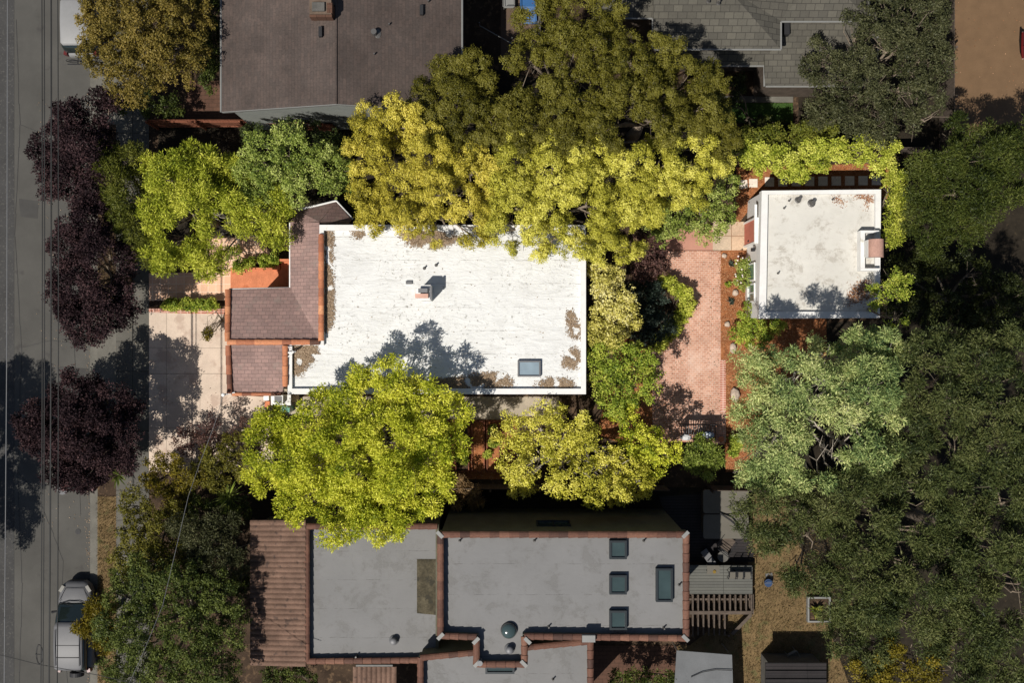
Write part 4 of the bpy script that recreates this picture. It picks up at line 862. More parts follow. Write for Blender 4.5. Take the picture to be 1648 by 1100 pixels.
b = MB(); b.tube([P(1646, 52, 1.6), P(1645, 75, 1.7), P(1646, 94, 1.6)], .05, 6); b.tube([P(1646, 94, 1.6), P(1646, 94, 0)], .04, 6); b.tube([P(1646, 52, 1.6), P(1646, 52, 0)], .04, 6); b.tube([P(1690, 73, 1.6), P(1690, 73, 0)], .04, 6); b.tube([P(1645, 75, 1.7), P(1690, 73, 1.6)], .05, 6); b.build('frame', M['tail'], t)
b = MB(); b.slab([(1647, 53, 1.58), (1688, 73, 1.58), (1647, 93, 1.58)], .03); b.build('cloth', M['maroon'], t)
b = MB(); b.tube([P(772, 41, .5), P(806, 60, .9), P(824, 70, 1.0)], .025, 6); b.cyl(*P(772, 41)[:2], 0, .5, .03, 6); b.cyl(*P(824, 70)[:2], 0, 1.0, .03, 6); tag(b.build('pole_rail', M['gutter_dim']), 'thin pale rail crossing the dark gap beside the brown roof', 'rail')
# garden bench with cloths
t = thing('bench', 'black slatted metal garden bench on the brick patio', 'bench', tuple(P(1124, 697)))
b = MB(); p, q = P(1097, 684, .45), P(1151, 706, .45)
for k in range(15): x = p.x+(q.x-p.x)*k/14; b.box(x-.018, q.y, .43, x+.018, p.y, .455)
b.build('seat', M['grey_metal'], t); b = MB(); b.box(p.x-.03, p.y, .40, q.x+.03, p.y+.04, .9); b.box(p.x-.03, q.y-.03, .38, q.x+.03, q.y, .47); b.build('frame', M['dark_metal'], t)
for (x, y) in ((1097, 684), (1151, 684), (1097, 706), (1151, 706)): c = P(x, y, .4); b = MB(); b.box(c.x-.02, c.y-.02, .01, c.x+.02, c.y+.02, .43); b.build('leg', M['dark_metal'], t)
for x in (1097, 1151): b = MB(); b.tube([P(x, 684, .7), P(x, 706, .68), P(x, 706, .45)], .022, 6); b.build('armrest', M['dark_metal'], t)
def lumpy(label, name, px, py, z, r, m, cat, flat=.5, n=9, seed=1):
    rng = random.Random(seed); c = P(px, py, z); b = MB(); vs = []; fs = []; K = 10; J = 6
    for j in range(J+1):
        ph = math.pi*j/J
        for i in range(K):
            th = 2*math.pi*i/K; w = 1+rng.uniform(-.22, .22); vs.append((c.x+r[0]*w*math.sin(ph)*math.cos(th), c.y+r[1]*w*math.sin(ph)*math.sin(th), max(z, z+r[2]*flat+r[2]*w*math.cos(ph)*.6)))
    for j in range(J):
        for i in range(K): fs.append((j*K+i, (j+1)*K+i, (j+1)*K+(i+1)%K, j*K+(i+1)%K))
    b._add(vs, fs); return tag(b.build(name, M[m], smooth=True), label, cat)
lumpy('grey white folded cloth at the left end of the black bench', 'cushion', 1104, 704, .46, (.30, .15, .10), 'greycloth', 'cushion', seed=2)
lumpy('blue white crumpled cloth at the right end of the black bench', 'cushion', 1139, 701, .46, (.30, .20, .14), 'bluecloth', 'cushion', seed=3)
for k, (x, y, r, lb) in enumerate(((1165, 412, .13, 'small pale rock just below the flagstone landing'), (1183, 471, .16, 'rounded rock halfway down the mulch bed by the green tuft'), (1170, 522, .15, 'round pinkish rock beside the leafy yellow green bush'), (1179, 560, .17, 'long pale rock above the brick edging'), (1182, 636, .24, 'largest tall white rock at the lower end of the mulch bed'), (1202, 478, .1, 'reddish small rock near the cottage windows'))):
    lumpy(lb, 'rock', x, y, 0, (r, r*(1.5 if k in (3, 4) else 1), r), 'rock', 'rock', seed=10+k)
t = thing('garden_gate_post', 'terracotta pot stand right of the bench', 'plant stand', tuple(P(1162, 710)))
b = MB(); b.boxpx(1150, 707, 1166, 716, -.02, .3); b.build('plinth', M['clay'], t); b = MB(); c = P(1157, 706); b.cyl(c.x, c.y, .301, .55, .10, 14, .15); b.build('pot', M['terra'], t)

# ================================================================== VEHICLES
def loft(b, st, K=14):
    """st: (y, halfwidth, z0, z1); superellipse sections"""
    v = []
    for (y, hw, z0, z1) in st:
        zc = (z0+z1)/2; hz = (z1-z0)/2
        for k in range(K):
            t_ = 2*math.pi*(k+.5)/K; cx_, sx_ = math.cos(t_), math.sin(t_)
            v.append((hw*math.copysign(abs(cx_)**.45, cx_), y, zc+hz*math.copysign(abs(sx_)**.55, sx_)))
    f = []
    for i in range(len(st)-1):
        for k in range(K): f.append((i*K+k, (i+1)*K+k, (i+1)*K+(k+1)%K, i*K+(k+1)%K))
    f.append(tuple(range(K))); f.append(tuple(range((len(st)-1)*K, len(st)*K))[::-1]); b._add(v, f)
def car(label, px, py, paint, spare=False, L_=4.45, W_=1.78, seams=True):
    c = P(px, py, 0); t = thing('parked_car', label, 'car', (c.x, c.y, -.12), 'cars parked along the kerb'); O = Vector((c.x, c.y, -.12)); hw = W_/2; h = L_/2
    def put(b): b.v = [(x+O.x, y+O.y, z+O.z) for x, y, z in b.v]; return b
    b = MB(); loft(b, [(-h, hw*.72, .42, .72), (-h+.06, hw*.88, .30, .92), (-h+.3, hw*.98, .24, 1.02), (-h+1.2, hw, .2, 1.02), (0, hw, .2, 1.0), (h-1.35, hw, .2, 1.0), (h-.9, hw*.97, .22, .98), (h-.45, hw*.90, .26, .92), (h-.16, hw*.76, .3, .80), (h, hw*.52, .36, .66)])
    body = put(b).build('body', M[paint], t, True)
    b = MB(); loft(b, [(-h+.10, hw*.80, .90, 1.0), (-h+.32, hw*.84, .95, 1.56), (-h+1.5, hw*.86, .95, 1.62), (.25, hw*.86, .95, 1.60), (.62, hw*.85, .95, 1.45), (1.02, hw*.86, .95, 1.10), (1.22, hw*.84, .93, 1.0)])
    put(b).build('glasshouse', M['glass_car'], t, True)
    b = MB(); loft(b, [(-h+.30, hw*.66, 1.52, 1.60), (-h+.42, hw*.78, 1.54, 1.67), (-h+1.5, hw*.80, 1.55, 1.70), (.2, hw*.79, 1.54, 1.68), (.42, hw*.70, 1.52, 1.61)]); rf = put(b).build('roof', M[paint], t, True)
    b = MB()
    if seams:
        for yy in (-h+.95, -h+1.55): b.box(-hw*.62, yy-.012, 1.672, hw*.62, yy+.012, 1.712)
        for xx in (-hw*.66, hw*.66): b.tube([(xx, -h+.55, 1.72), (xx, .1, 1.73)], .018, 6)
        put(b).build('roof_rail', M['dark_metal'], rf)
    b = MB(); b.tube([(-hw*.78, h-.85, .985), (-hw*.5, h-.30, .90), (hw*.5, h-.30, .90), (hw*.78, h-.85, .985)], .012, 4); b.tube([(-hw*.70, 1.30, 1.02), (-hw*.78, h-.85, .985)], .010, 4); b.tube([(hw*.70, 1.30, 1.02), (hw*.78, h-.85, .985)], .010, 4); put(b).build('hood_gap', M['black'], t)
    b = MB(); b.tube([(-hw*.8, 1.18, 1.02), (-hw*.3, 1.32, 1.03), (hw*.3, 1.32, 1.03), (hw*.8, 1.18, 1.02)], .02, 5); b.tube([(-.5, 1.25, 1.06), (.05, 1.08, 1.14)], .012, 4); put(b).build('wiper', M['black'], t)
    for sx in (-1, 1):
        b = MB(); b.rbox((sx*hw*.74, h-.34, .80), (.16, .34, .14), sx*.55); put(b).build('headlight', M['lamp_glass'], t)
        b = MB(); b.rbox((sx*hw*.82, -h+.10, .85), (.16, .18, .30), sx*.2); put(b).build('tail_light', M['tail'], t)
        b = MB(); b.tube([(sx*hw*.9, .82, 1.02), (sx*(hw+.17), .78, 1.06)], [.04, .07], 8); put(b).build('mirror', M['dark_metal'], t)
        for yy in (-h+.85, h-.85):
            b = MB(); b.tube([(sx*(hw-.2), yy, .32), (sx*(hw+.012), yy, .32)], .32, 18); w = put(b).build('tyre', M['black'], t); b = MB(); b.tube([(sx*(hw-.05), yy, .32), (sx*(hw+.03), yy, .32)], .2, 14); put(b).build('rim', M['lead'], w)
    b = MB(); b.box(-.4, h-.06, .38, .4, h+.015, .62); put(b).build('grille', M['black'], t)
    if spare: b = MB(); b.tube([(.1, -h-.0, .85), (.1, -h-.2, .85)], .34, 22); w = put(b).build('spare_wheel', M['dark_metal'], t); b = MB(); b.tube([(.1, -h-.19, .85), (.1, -h-.215, .85)], .16, 14); put(b).build('wheel_cover', M['lead'], w)
    return t, O
car('silver grey hatchback car with a spare wheel, partly under overhanging green branches', 131, 1003, 'silver', True)
car('dark maroon car mostly hidden under the lowest purple leaved tree', 137, 716, 'maroon', False, seams=False)
tw, O = car('white car by the kerb under the ochre tree, bicycle rack behind', 141, 25, 'carwhite', False, seams=False)
b = MB(); yb = O.y-2.25
for x in (-.5, .5): b.tube([(O.x+x*.5, yb+.05, .5), (O.x+x*.5, yb-.35, .55)], .025, 6)
b.tube([(O.x-.75, yb-.35, .57), (O.x+.75, yb-.35, .57)], .03, 6); b.tube([(O.x-.7, yb-.18, .57), (O.x+.7, yb-.18, .57)], .03, 6)
for x in (-.4, .4):
    pts = [(O.x+x+.28*math.cos(a), yb-.27, .85+.28*math.sin(a)) for a in np.linspace(0, 2*math.pi, 15)]; b.tube(pts, .018, 5)
tag(b.build('bicycle_rack', M['dark_metal']), 'black bicycle rack behind the white car', 'bicycle rack')
b = MB(); c = P(108, 786); b.cyl(c.x, c.y, -.12, .5, .20, 20, .25); b.cyl(c.x, c.y, .501, .54, .26, 20); b.dome((c.x, c.y, .54), .22, .06, 20, 3)
tag(b.build('round_bin', M['grey_metal']), 'round grey lidded bin on the asphalt beside the maroon car', 'bin')
b = MB(); c = P(124, 857); b.cyl(c.x, c.y, -.13, -.108, .14, 18); tag(b.build('manhole_cover', M['dark_metal']), 'small round dark cover in the asphalt', 'cover')

# ================================================================== OVERHEAD LINES
zw = 8.2; wires = [(70, 66, 8.2), (74, 69, 8.3), (86, 78, 9.4), (95, 93, 7.4)]
for k, y in enumerate((-34, 34)):
    t = thing('utility_pole', 'wooden utility pole %s the frame carrying the street lines' % ('below' if k == 0 else 'above'), 'utility pole', (P(83, 0, zw).x, y, 0))
    b = MB(); b.cyl(P(83, 0, zw).x, y, -.3, 10.2, .17, 12, .12); b.build('pole', M['pole'], t); b = MB(); b.box(P(60, 0, zw).x, y-.06, 9.0, P(105, 0, zw).x, y+.06, 9.12); b.build('crossarm', M['pole'], t)
for i, (x0, x1, z) in enumerate(wires):
    b = MB(); pts = []
    for k in range(17):
        u = k/16; y = 34-68*u; s = 4*u*(1-u); zz = z+.45-.45*s; px_ = x0+(x1-x0)*((34-y)/68*1.0); pts.append((P(px_, 0, z).x, y, zz))
    b.tube(pts, .022 if i != 2 else .032, 5, cap=False); tag(b.build('overhead_cable', M['wire'] if i in (1, 2) else M['wire']), ['leftmost dark overhead cable above the street', 'dark overhead cable with the coiled loop above the street', 'thickest black overhead cable above the street', 'rightmost dark overhead cable, nearest the purple trees'][i], 'cable')
b = MB(); pts = [P(13, -500, 7.0), P(11, 550, 6.6), P(3, 1600, 7.0)]; b.tube(pts, .02, 5, cap=False); tag(b.build('overhead_cable', M['wire_pale']), 'pale cable along the left picture edge above the street', 'cable')
b = MB(); c = P(63, 1054, 8.0); pts = [(c.x+.16*math.cos(a)*(1 if math.cos(a) > 0 else .9), c.y+.40*math.sin(a), 8.0+.05*math.cos(a)) for a in np.linspace(0, 2*math.pi, 25)]
b.tube(pts, .022, 5, cap=False); b.tube([(p[0]+.03, p[1], p[2]+.03) for p in pts], .018, 5, cap=False); b.tube([(c.x-.16, c.y, 8.0), (P(70, 1054, 8.05).x, c.y, 8.05)], .02, 5); tag(b.build('cable_coil', M['wire']), 'coiled loop of black cable hanging on the street lines', 'cable coil')
for (lb, pts) in (('pale service cable sagging from the street to the house corner by the driveway', [(180, 1160, 8.3), (228, 1058, 7.4), (262, 975, 6.6), (282, 890, 6.0), (303, 800, 5.4), (322, 745, 4.9), (345, 685, 4.6), (359, 637, 4.4)]),):
    b = MB(); b.tube([P(*p_) for p_ in pts], .011, 5, cap=False); tag(b.build('service_cable', M['wire_pale']), lb, 'cable')
b = MB(); b.tube([P(-60, 1040, 8.4), P(60, 1070, 8.2), P(160, 1088, 8.3), P(420, 1150, 7.6)], .014, 5, cap=False); tag(b.build('service_cable', M['wire']), 'thin dark cable crossing the street at the bottom left corner', 'cable')
b = MB(); b.cyl(*P(359, 636, 4.4)[:2], 3.9, 4.5, .04, 8); b.dome(tuple(P(359, 636, 4.5)), .09, .06, 10, 3); tag(b.build('service_mast', M['white_metal']), 'short white service mast at the corner of the shingled wing', 'mast')
b = MB(); c = P(359, 636, 4.2); b.tube([(c.x, c.y, 4.1), (c.x+.5, c.y+.1, 4.05)], .03, 6); tag(b.build('mast_bracket', M['white_metal']), 'white bracket fixing the service mast to the eave', 'bracket')

# ================================================================== VEGETATION
G_PL = 'purple leaved street trees'; G_CY = 'cypress trees north of the white roof'; G_EU = 'silvery and dull green trees in the south east'
plant('ochre_tree', 'dense ochre tree over the kerb at the top left', 'tree', [(235, 50, 80, 5.2), (190, 70, 60, 5), (280, 80, 58, 5), (225, 120, 52, 4.6), (295, 30, 48, 4.8), (170, 25, 42, 4.8), (235, -20, 70, 5)], 'small', 'ochre', dens=1.05)
plant('plum_tree', 'purple leaved street tree below the ochre tree', 'tree', [(125, 205, 42, 3.9), (165, 185, 36, 3.7), (90, 232, 30, 3.5), (140, 260, 46, 4.1), (100, 290, 34, 3.6), (160, 300, 40, 3.9), (75, 260, 20, 3.3)], 'plum', 'plum', G_PL)
plant('plum_tree', 'tall purple leaved street tree beside the front path', 'tree', [(150, 360, 44, 4.1), (120, 395, 34, 3.7), (175, 410, 42, 4.1), (120, 455, 42, 3.9), (175, 470, 44, 4.1), (145, 515, 42, 3.9), (190, 500, 32, 3.6), (110, 490, 26, 3.5)], 'plum', 'plum', G_PL)
plant('plum_tree', 'round purple leaved street tree shading the driveway', 'tree', [(130, 640, 48, 3.7), (85, 690, 44, 3.5), (145, 690, 55, 3.9), (190, 665, 38, 3.5), (185, 720, 38, 3.3), (105, 740, 40, 3.3), (150, 750, 34, 3.1), (60, 700, 26, 3.1), (125, 765, 28, 2.9)], 'plum', 'plum', G_PL)
plant('street_tree', 'tree left of the frame whose shadow falls on the asphalt', 'tree', [(-200, 760, 55, 6.5), (-190, 830, 60, 6.5), (-200, 900, 55, 6), (-200, 980, 50, 6)], 'plum', 'dkgreen')
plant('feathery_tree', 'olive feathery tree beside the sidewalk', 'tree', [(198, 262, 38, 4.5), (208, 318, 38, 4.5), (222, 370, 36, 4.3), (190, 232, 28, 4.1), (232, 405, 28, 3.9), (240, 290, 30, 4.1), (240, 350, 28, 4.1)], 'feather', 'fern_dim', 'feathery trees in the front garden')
plant('feathery_tree', 'bright yellow green feathery tree in the front garden', 'tree', [(275, 290, 42, 5.1), (320, 270, 38, 4.9), (265, 350, 40, 4.9), (310, 345, 40, 5.1), (280, 400, 42, 4.7), (330, 405, 34, 4.5), (255, 265, 26, 4.5), (345, 325, 26, 4.9), (335, 435, 16, 3.9)], 'feather', 'fern', 'feathery trees in the front garden')
plant('feathery_tree', 'light green feathery tree touching the shingled wing', 'tree', [(385, 290, 34, 4.3), (400, 345, 36, 4.5), (435, 365, 34, 4.4), (440, 335, 30, 4.5), (370, 300, 28, 4.3), (345, 425, 20, 3.1)], 'feather', 'fern', 'feathery trees in the front garden')
plant('laurel_tree', 'mid green small leaved tree above the shingled wing', 'tree', [(420, 265, 40, 5), (465, 250, 42, 5.2), (520, 270, 42, 5), (480, 295, 34, 4.8), (545, 300, 24, 4.4), (420, 310, 30, 4.6)], 'small', 'laurel')
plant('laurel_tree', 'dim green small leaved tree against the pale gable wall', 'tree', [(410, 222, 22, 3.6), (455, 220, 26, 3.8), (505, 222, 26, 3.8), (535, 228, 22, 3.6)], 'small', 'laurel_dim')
plant('conifer_bush', 'dark green bush squeezed beside the brown roof corner', 'shrub', [(340, 50, 22, 3), (342, 95, 24, 3), (330, 130, 20, 2.6), (335, 10, 24, 3)], 'small', 'dkgreen')
plant('verge_bush', 'dark leafy bush under the purple tree and the ochre tree', 'shrub', [(205, 170, 18, 1.2), (240, 165, 22, 1.4), (275, 175, 20, 1.2), (180, 160, 14, 1)], 'broad', 'dkgreen')
# bare branch tangle
t = thing('bare_branches', 'grey bare branches fanning out in the gap of the front garden trees', 'dead tree', tuple(P(375, 385)))
b = MB(); rg = random.Random(4); top = P(366, 347, 3.6); base = P(385, 390, 0)
b.tube([base, P(378, 372, 2.0), P(372, 358, 3.0), top], [.09, .07, .055, .03], 6)
for k in range(24):
    a = rg.uniform(2.6, 6.4); s0 = Vector(base).lerp(top, rg.uniform(.4, .95)); L2 = rg.uniform(.6, 1.5); e = s0+Vector((math.cos(a)*L2, math.sin(a)*L2*.8, rg.uniform(-.5, .3))); b.tube([s0, s0.lerp(e, .5)+Vector((rg.uniform(-.1, .1), rg.uniform(-.1, .1), .1)), e], [.03, .02, .008], 5, cap=False)
    for j in range(3): a2 = a+rg.uniform(-.7, .7); m2 = s0.lerp(e, rg.uniform(.4, .9)); b.tube([m2, m2+Vector((math.cos(a2)*.4, math.sin(a2)*.4, rg.uniform(-.2, .2)))], [.012, .005], 4, cap=False)
b.build('branch', M['bark_pale'], t)
# cypresses; the northern crowns carry overall dimming in their leaf colour
plant('cypress_tree', 'golden olive cypress overhanging the white roof, left of the others', 'tree', [(590, 215, 36, 6), (640, 200, 40, 6.2), (600, 260, 44, 6.2), (650, 265, 44, 6.4), (700, 250, 42, 6.6), (605, 320, 40, 6), (655, 325, 46, 6.2), (710, 315, 46, 6.4), (600, 345, 26, 5.6), (660, 355, 32, 5.6), (715, 360, 34, 5.6), (760, 280, 44, 6.6), (760, 345, 44, 6), (700, 382, 20, 5.4), (760, 380, 24, 5.4)], 'cypress', 'cyp_gold', G_CY)
plant('cypress_tree', 'dark olive cypress beside the brown shingled roof', 'tree', [(725, 130, 34, 6), (700, 175, 40, 6.2), (760, 115, 34, 6.4), (770, 170, 46, 6.8), (720, 215, 40, 6.4), (655, 200, 28, 5.8), (790, 215, 44, 6.8)], 'cypress', 'cyp_olive', G_CY)
plant('cypress_tree', 'dark olive cypress reaching the top edge between two roofs', 'tree', [(860, 45, 36, 7), (900, 25, 36, 7.2), (945, 30, 40, 7.2), (980, 40, 30, 7), (850, 95, 40, 7.4), (905, 85, 42, 7.8), (965, 100, 42, 7.8), (840, 150, 44, 7.4), (900, 150, 42, 8), (960, 160, 44, 8), (860, 210, 44, 7.6)], 'cypress', 'cyp_olive', G_CY)
plant('cypress_tree', 'dark olive cypress casting shade on the grey shingled roof', 'tree', [(1015, 95, 40, 7.6), (1070, 90, 38, 7.4), (1020, 150, 44, 7.8), (1085, 140, 44, 7.6), (1130, 130, 34, 7), (1050, 195, 46, 7.8), (1115, 185, 44, 7.4), (1150, 180, 28, 6.8), (980, 205, 44, 7.8), (1160, 225, 24, 6.2), (920, 215, 40, 7.6)], 'cypress', 'cyp_olive', G_CY)
plant('cypress_tree', 'lime green cypress at the north east corner of the white roof', 'tree', [(830, 270, 46, 7), (890, 265, 46, 7.2), (830, 335, 46, 6.6), (890, 330, 46, 6.8), (945, 330, 44, 6.8), (840, 380, 30, 5.8), (895, 385, 34, 6), (945, 390, 36, 6), (990, 365, 36, 6), (1010, 400, 24, 5.4), (800, 375, 26, 5.6)], 'cypress', 'cyp_lime', G_CY)
plant('cypress_tree', 'yellow green cypress above the pink slab', 'tree', [(950, 265, 44, 7.2), (1010, 265, 46, 7.2), (1070, 265, 46, 7), (1125, 260, 42, 6.6), (1000, 315, 40, 6.6), (1055, 315, 40, 6.2), (1105, 300, 34, 6), (1020, 345, 26, 5.8), (1160, 265, 20, 5.6)], 'cypress', 'cyp_lime', G_CY)
plant('shrub', 'green small leaved shrub over the pink slab', 'shrub', [(1060, 365, 24, 2.4), (1090, 350, 30, 2.6), (1130, 345, 30, 2.6), (1160, 335, 28, 2.6), (1140, 370, 22, 2.2), (1170, 305, 22, 2.4), (1060, 385, 16, 2)], 'small', 'laurel')
plant('purple_shrub', 'dark purple shrub at the left edge of the brick patio', 'shrub', [(1040, 405, 24, 1.9), (1060, 425, 22, 1.8), (1030, 440, 22, 1.7), (1050, 395, 16, 2)], 'small', 'russet')
plant('juniper', 'shaded blue grey juniper inside the curved hedge', 'shrub', [(1050, 490, 24, .7), (1060, 520, 24, .7), (1038, 535, 24, .8), (1035, 470, 22, .9)], 'feather', 'juniper', trunk=False)
hp = [(1070, 452), (1082, 460), (1093, 467), (1103, 475), (1108, 487), (1103, 500), (1094, 512), (1085, 523), (1078, 534), (1068, 545), (1058, 556)]
plant('clipped_hedge', 'curved yellow green clipped hedge bulging into the brick patio', 'hedge', [(x, y, 12, .65) for x, y in hp], 'hedge', 'hedge', trunk=False, dens=1.2, tr=.03)
plant('variegated_tree', 'cream variegated tree at the east end of the white roof', 'tree', [(975, 455, 30, 4), (990, 485, 32, 4.2), (975, 520, 32, 4), (1005, 510, 26, 3.8), (985, 545, 26, 3.6), (965, 440, 18, 3.6)], 'broad', 'cream', dens=1.1)
plant('leafy_tree', 'green and yellow leafy tree below the variegated one', 'tree', [(975, 580, 32, 4), (1010, 585, 34, 4.2), (985, 620, 34, 4), (1025, 625, 30, 4), (990, 650, 26, 3.8), (1035, 600, 24, 3.8)], 'broad', 'green')
plant('leafy_tree', 'sunlit leafy tree left of the black bench', 'tree', [(1010, 690, 30, 3.4), (1040, 715, 32, 3.4), (1075, 735, 22, 3.2), (1050, 745, 24, 3), (1000, 665, 22, 3.4)], 'broad', 'ash', dens=.9)
plant('yellow_tree', 'yellow leaved tree beneath the skylight of the white roof', 'tree', [(830, 700, 34, 4), (870, 690, 36, 4.3), (910, 700, 40, 4.5), (950, 720, 38, 4.3), (850, 745, 42, 4.2), (900, 755, 40, 4.4), (950, 770, 38, 4.2), (1000, 765, 36, 4), (1030, 775, 28, 3.8), (980, 720, 30, 4.2), (835, 775, 24, 3.6), (1000, 795, 24, 3.4)], 'small', 'yellow', bark='bark_pale', dens=.8)
plant('ash_tree', 'large sunlit yellow green tree leaning over the lower edge of the white roof', 'tree', [(440, 690, 34, 5), (450, 745, 44, 5.6), (505, 700, 44, 6.2), (520, 660, 32, 6.2), (560, 650, 36, 6.6), (580, 610, 20, 6.8), (625, 600, 26, 7.2), (640, 640, 36, 7), (690, 640, 34, 6.8), (725, 665, 28, 6.2), (560, 710, 48, 6.8), (620, 700, 48, 7.2), (680, 700, 44, 6.8), (730, 710, 28, 6), (510, 765, 46, 6.2), (570, 775, 46, 6.6), (630, 765, 46, 6.6), (690, 755, 40, 6.2), (545, 825, 38, 5.8), (600, 825, 38, 6), (650, 815, 36, 6), (700, 795, 28, 5.6), (425, 770, 26, 5), (480, 810, 34, 5.6), (640, 850, 20, 5.2), (555, 852, 20, 5.2)], 'star', 'ash', dens=.95)
plant('pampas_tuft', 'tan feathery dry grass tuft beside the planting beds', 'grass tuft', [(735, 800, 14, 1.2), (755, 790, 16, 1.4), (745, 780, 14, 1.4), (765, 808, 10, 1)], 'feather', 'straw', trunk=False, dens=.7)
plant('olive_shrub', 'yellow olive shrub at the driveway edge', 'shrub', [(265, 750, 28, 2), (300, 765, 28, 2.2), (285, 790, 28, 2), (250, 775, 20, 1.8)], 'small', 'gold_dim')
plant('russet_shrub', 'purplish open shrub along the driveway edge', 'shrub', [(305, 710, 22, 1.6), (340, 700, 24, 1.8), (395, 695, 26, 1.8), (410, 715, 22, 1.8), (330, 730, 18, 1.6)], 'sparse', 'russet')
plant('golden_shrub', 'golden green shrub left of the spiky yucca', 'shrub', [(350, 735, 26, 2.4), (375, 720, 24, 2.4), (330, 760, 22, 2.2), (390, 750, 24, 2.4), (345, 775, 20, 2.2)], 'small', 'cyp_olive')
def rosette(label, px, py, z, n, Ln, w, pal, cat='plant', name='yucca'):
    rng = np.random.default_rng(hash_(label)); c = P(px, py, z); t = thing(name, label, cat, (c.x, c.y, 0)); b = MB()
    for k in range(n):
        a = rng.uniform(0, 6.28); el = rng.uniform(.15, 1.1); l = Ln*rng.uniform(.7, 1.1); d = Vector((math.cos(a)*math.cos(el), math.sin(a)*math.cos(el), math.sin(el))); s = Vector((-math.sin(a), math.cos(a), 0))*w/2
        p0, p1, p2 = c, c+d*l*.5+Vector((0, 0, .03)), c+d*l+Vector((0, 0, -.18*l)); u = Vector((0, 0, .012))
        b._add([tuple(p0-s*.6), tuple(p0+s*.6), tuple(p1+s), tuple(p1-s), tuple(p1-u*1.5), tuple(p2)], [(0, 1, 2, 4), (0, 4, 3), (4, 2, 5), (3, 4, 5)], rng.random())
    b.build('leaves', LF[pal], t, rnd=True); b = MB(); b.cyl(c.x, c.y, -.05, z+.03, .08, 8); b.build('stem', M['bark'], t)
rosette('large spiky green yucca below the driveway shrubs', 368, 800, 1.6, 90, 1.1, .05, 'laurel')
rosette('broad leaved green clump beside the sidewalk below the round purple tree', 190, 765, .5, 34, .75, .08, 'dkgreen2', name='agave')
rosette('yellow green spiky plant inside the square planter', 1312, 982, .3, 26, .55, .10, 'hedge_dim', name='agave')
rosette('small blue agave at the top of the mulch bed', 1176, 425, .1, 22, .28, .05, 'juniper', name='agave')
rosette('small blue agave in the middle of the mulch bed', 1176, 486, .1, 24, .30, .05, 'juniper', name='agave')
rosette('bright green grassy tuft in the mulch bed', 1172, 458, .08, 60, .26, .03, 'green', name='grass_tuft')
t = plant('rose_bush', 'loose rose bush with pale blooms against the cottage wall', 'shrub', [(1197, 430, 12, .8), (1200, 445, 13, .8), (1194, 455, 11, .7)], 'sparse', 'laurel', trunk=False, dens=1.3)
b = MB(); rg = random.Random(8)
for k in range(22): x, y = rg.uniform(1182, 1208), rg.uniform(412, 460); c = P(x, y, rg.uniform(.8, 1.1)); b.dome(tuple(c), .045, .035, 7, 2)
b.build('bloom', M['petal'], t)
plant('yellow_bush', 'yellow green leafy bush at the lower corner of the cottage', 'shrub', [(1205, 505, 16, 1), (1215, 525, 18, 1.1), (1190, 535, 14, .9), (1225, 545, 16, 1), (1200, 545, 14, .9), (1250, 525, 13, .9)], 'broad', 'green')
plant('small_shrub', 'small green shrub in the mulch below the bench', 'shrub', [(1184, 711, 9, .5), (1180, 725, 8, .4)], 'broad', 'green', trunk=False)
plant('loquat_shrub', 'glossy green broad leaved shrub below the black bench', 'shrub', [(1135, 725, 20, 1.8), (1120, 745, 18, 1.8), (1140, 755, 18, 1.7), (1150, 735, 14, 1.7), (1112, 735, 10, 1.6)], 'star', 'laurel', dens=.8)
plant('box_hedge', 'low green planted strip beside the front path', 'hedge', [(270+9*k, 491, 8, .4) for k in range(9)], 'broad', 'green', trunk=False, tr=.02)
plant('porch_shrub', 'sprawling small shrub on the slope above the porch', 'shrub', [(385, 428, 9, .6), (405, 424, 9, .6), (425, 421, 9, .7), (440, 420, 8, .7), (375, 405, 12, .7)], 'sparse', 'green', trunk=False)
plant('straggly_vine', 'thin straggly vine climbing the tile edged corner above the driveway', 'vine', [(348, 500, 9, 1.6), (352, 515, 8, 1.6), (340, 522, 8, 1.2), (335, 538, 7, 1)], 'sparse', 'gold_dim', trunk=False, dens=.6)
plant('boundary_hedge', 'bright yellow green hedge above the cottage', 'hedge', [(1210, 250, 22, 3), (1240, 258, 24, 3.2), (1275, 262, 26, 3.2), (1310, 255, 26, 3.2), (1345, 245, 20, 3), (1385, 245, 22, 3), (1420, 255, 24, 3), (1290, 280, 12, 2.6)], 'hedge', 'hedge')
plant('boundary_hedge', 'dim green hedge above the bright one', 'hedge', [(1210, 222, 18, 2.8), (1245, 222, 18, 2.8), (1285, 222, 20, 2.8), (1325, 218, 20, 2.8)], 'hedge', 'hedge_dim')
plant('side_hedge', 'yellow green feathery hedge along the right side of the cottage', 'hedge', [(1438, 290, 16, 3), (1437, 320, 16, 3), (1436, 350, 16, 3), (1440, 380, 17, 3)], 'feather', 'hedge', dens=1.1)
plant('scraggly_tree', 'grey green scraggly tree with pale bare limbs at the top right', 'tree', [(1440, 20, 44, 5), (1490, 30, 44, 5.2), (1330, 85, 32, 4.6), (1375, 60, 34, 4.8), (1430, 80, 48, 5.4), (1490, 95, 44, 5.2), (1350, 130, 40, 4.8), (1410, 140, 48, 5.2), (1470, 150, 46, 5.2), (1370, 185, 40, 4.6), (1430, 195, 42, 4.8), (1320, 180, 28, 4.2), (1490, 195, 32, 4.6), (1300, 115, 18, 4)], 'sparse', 'grey', bark='bark', twigs=6, dens=1.5)
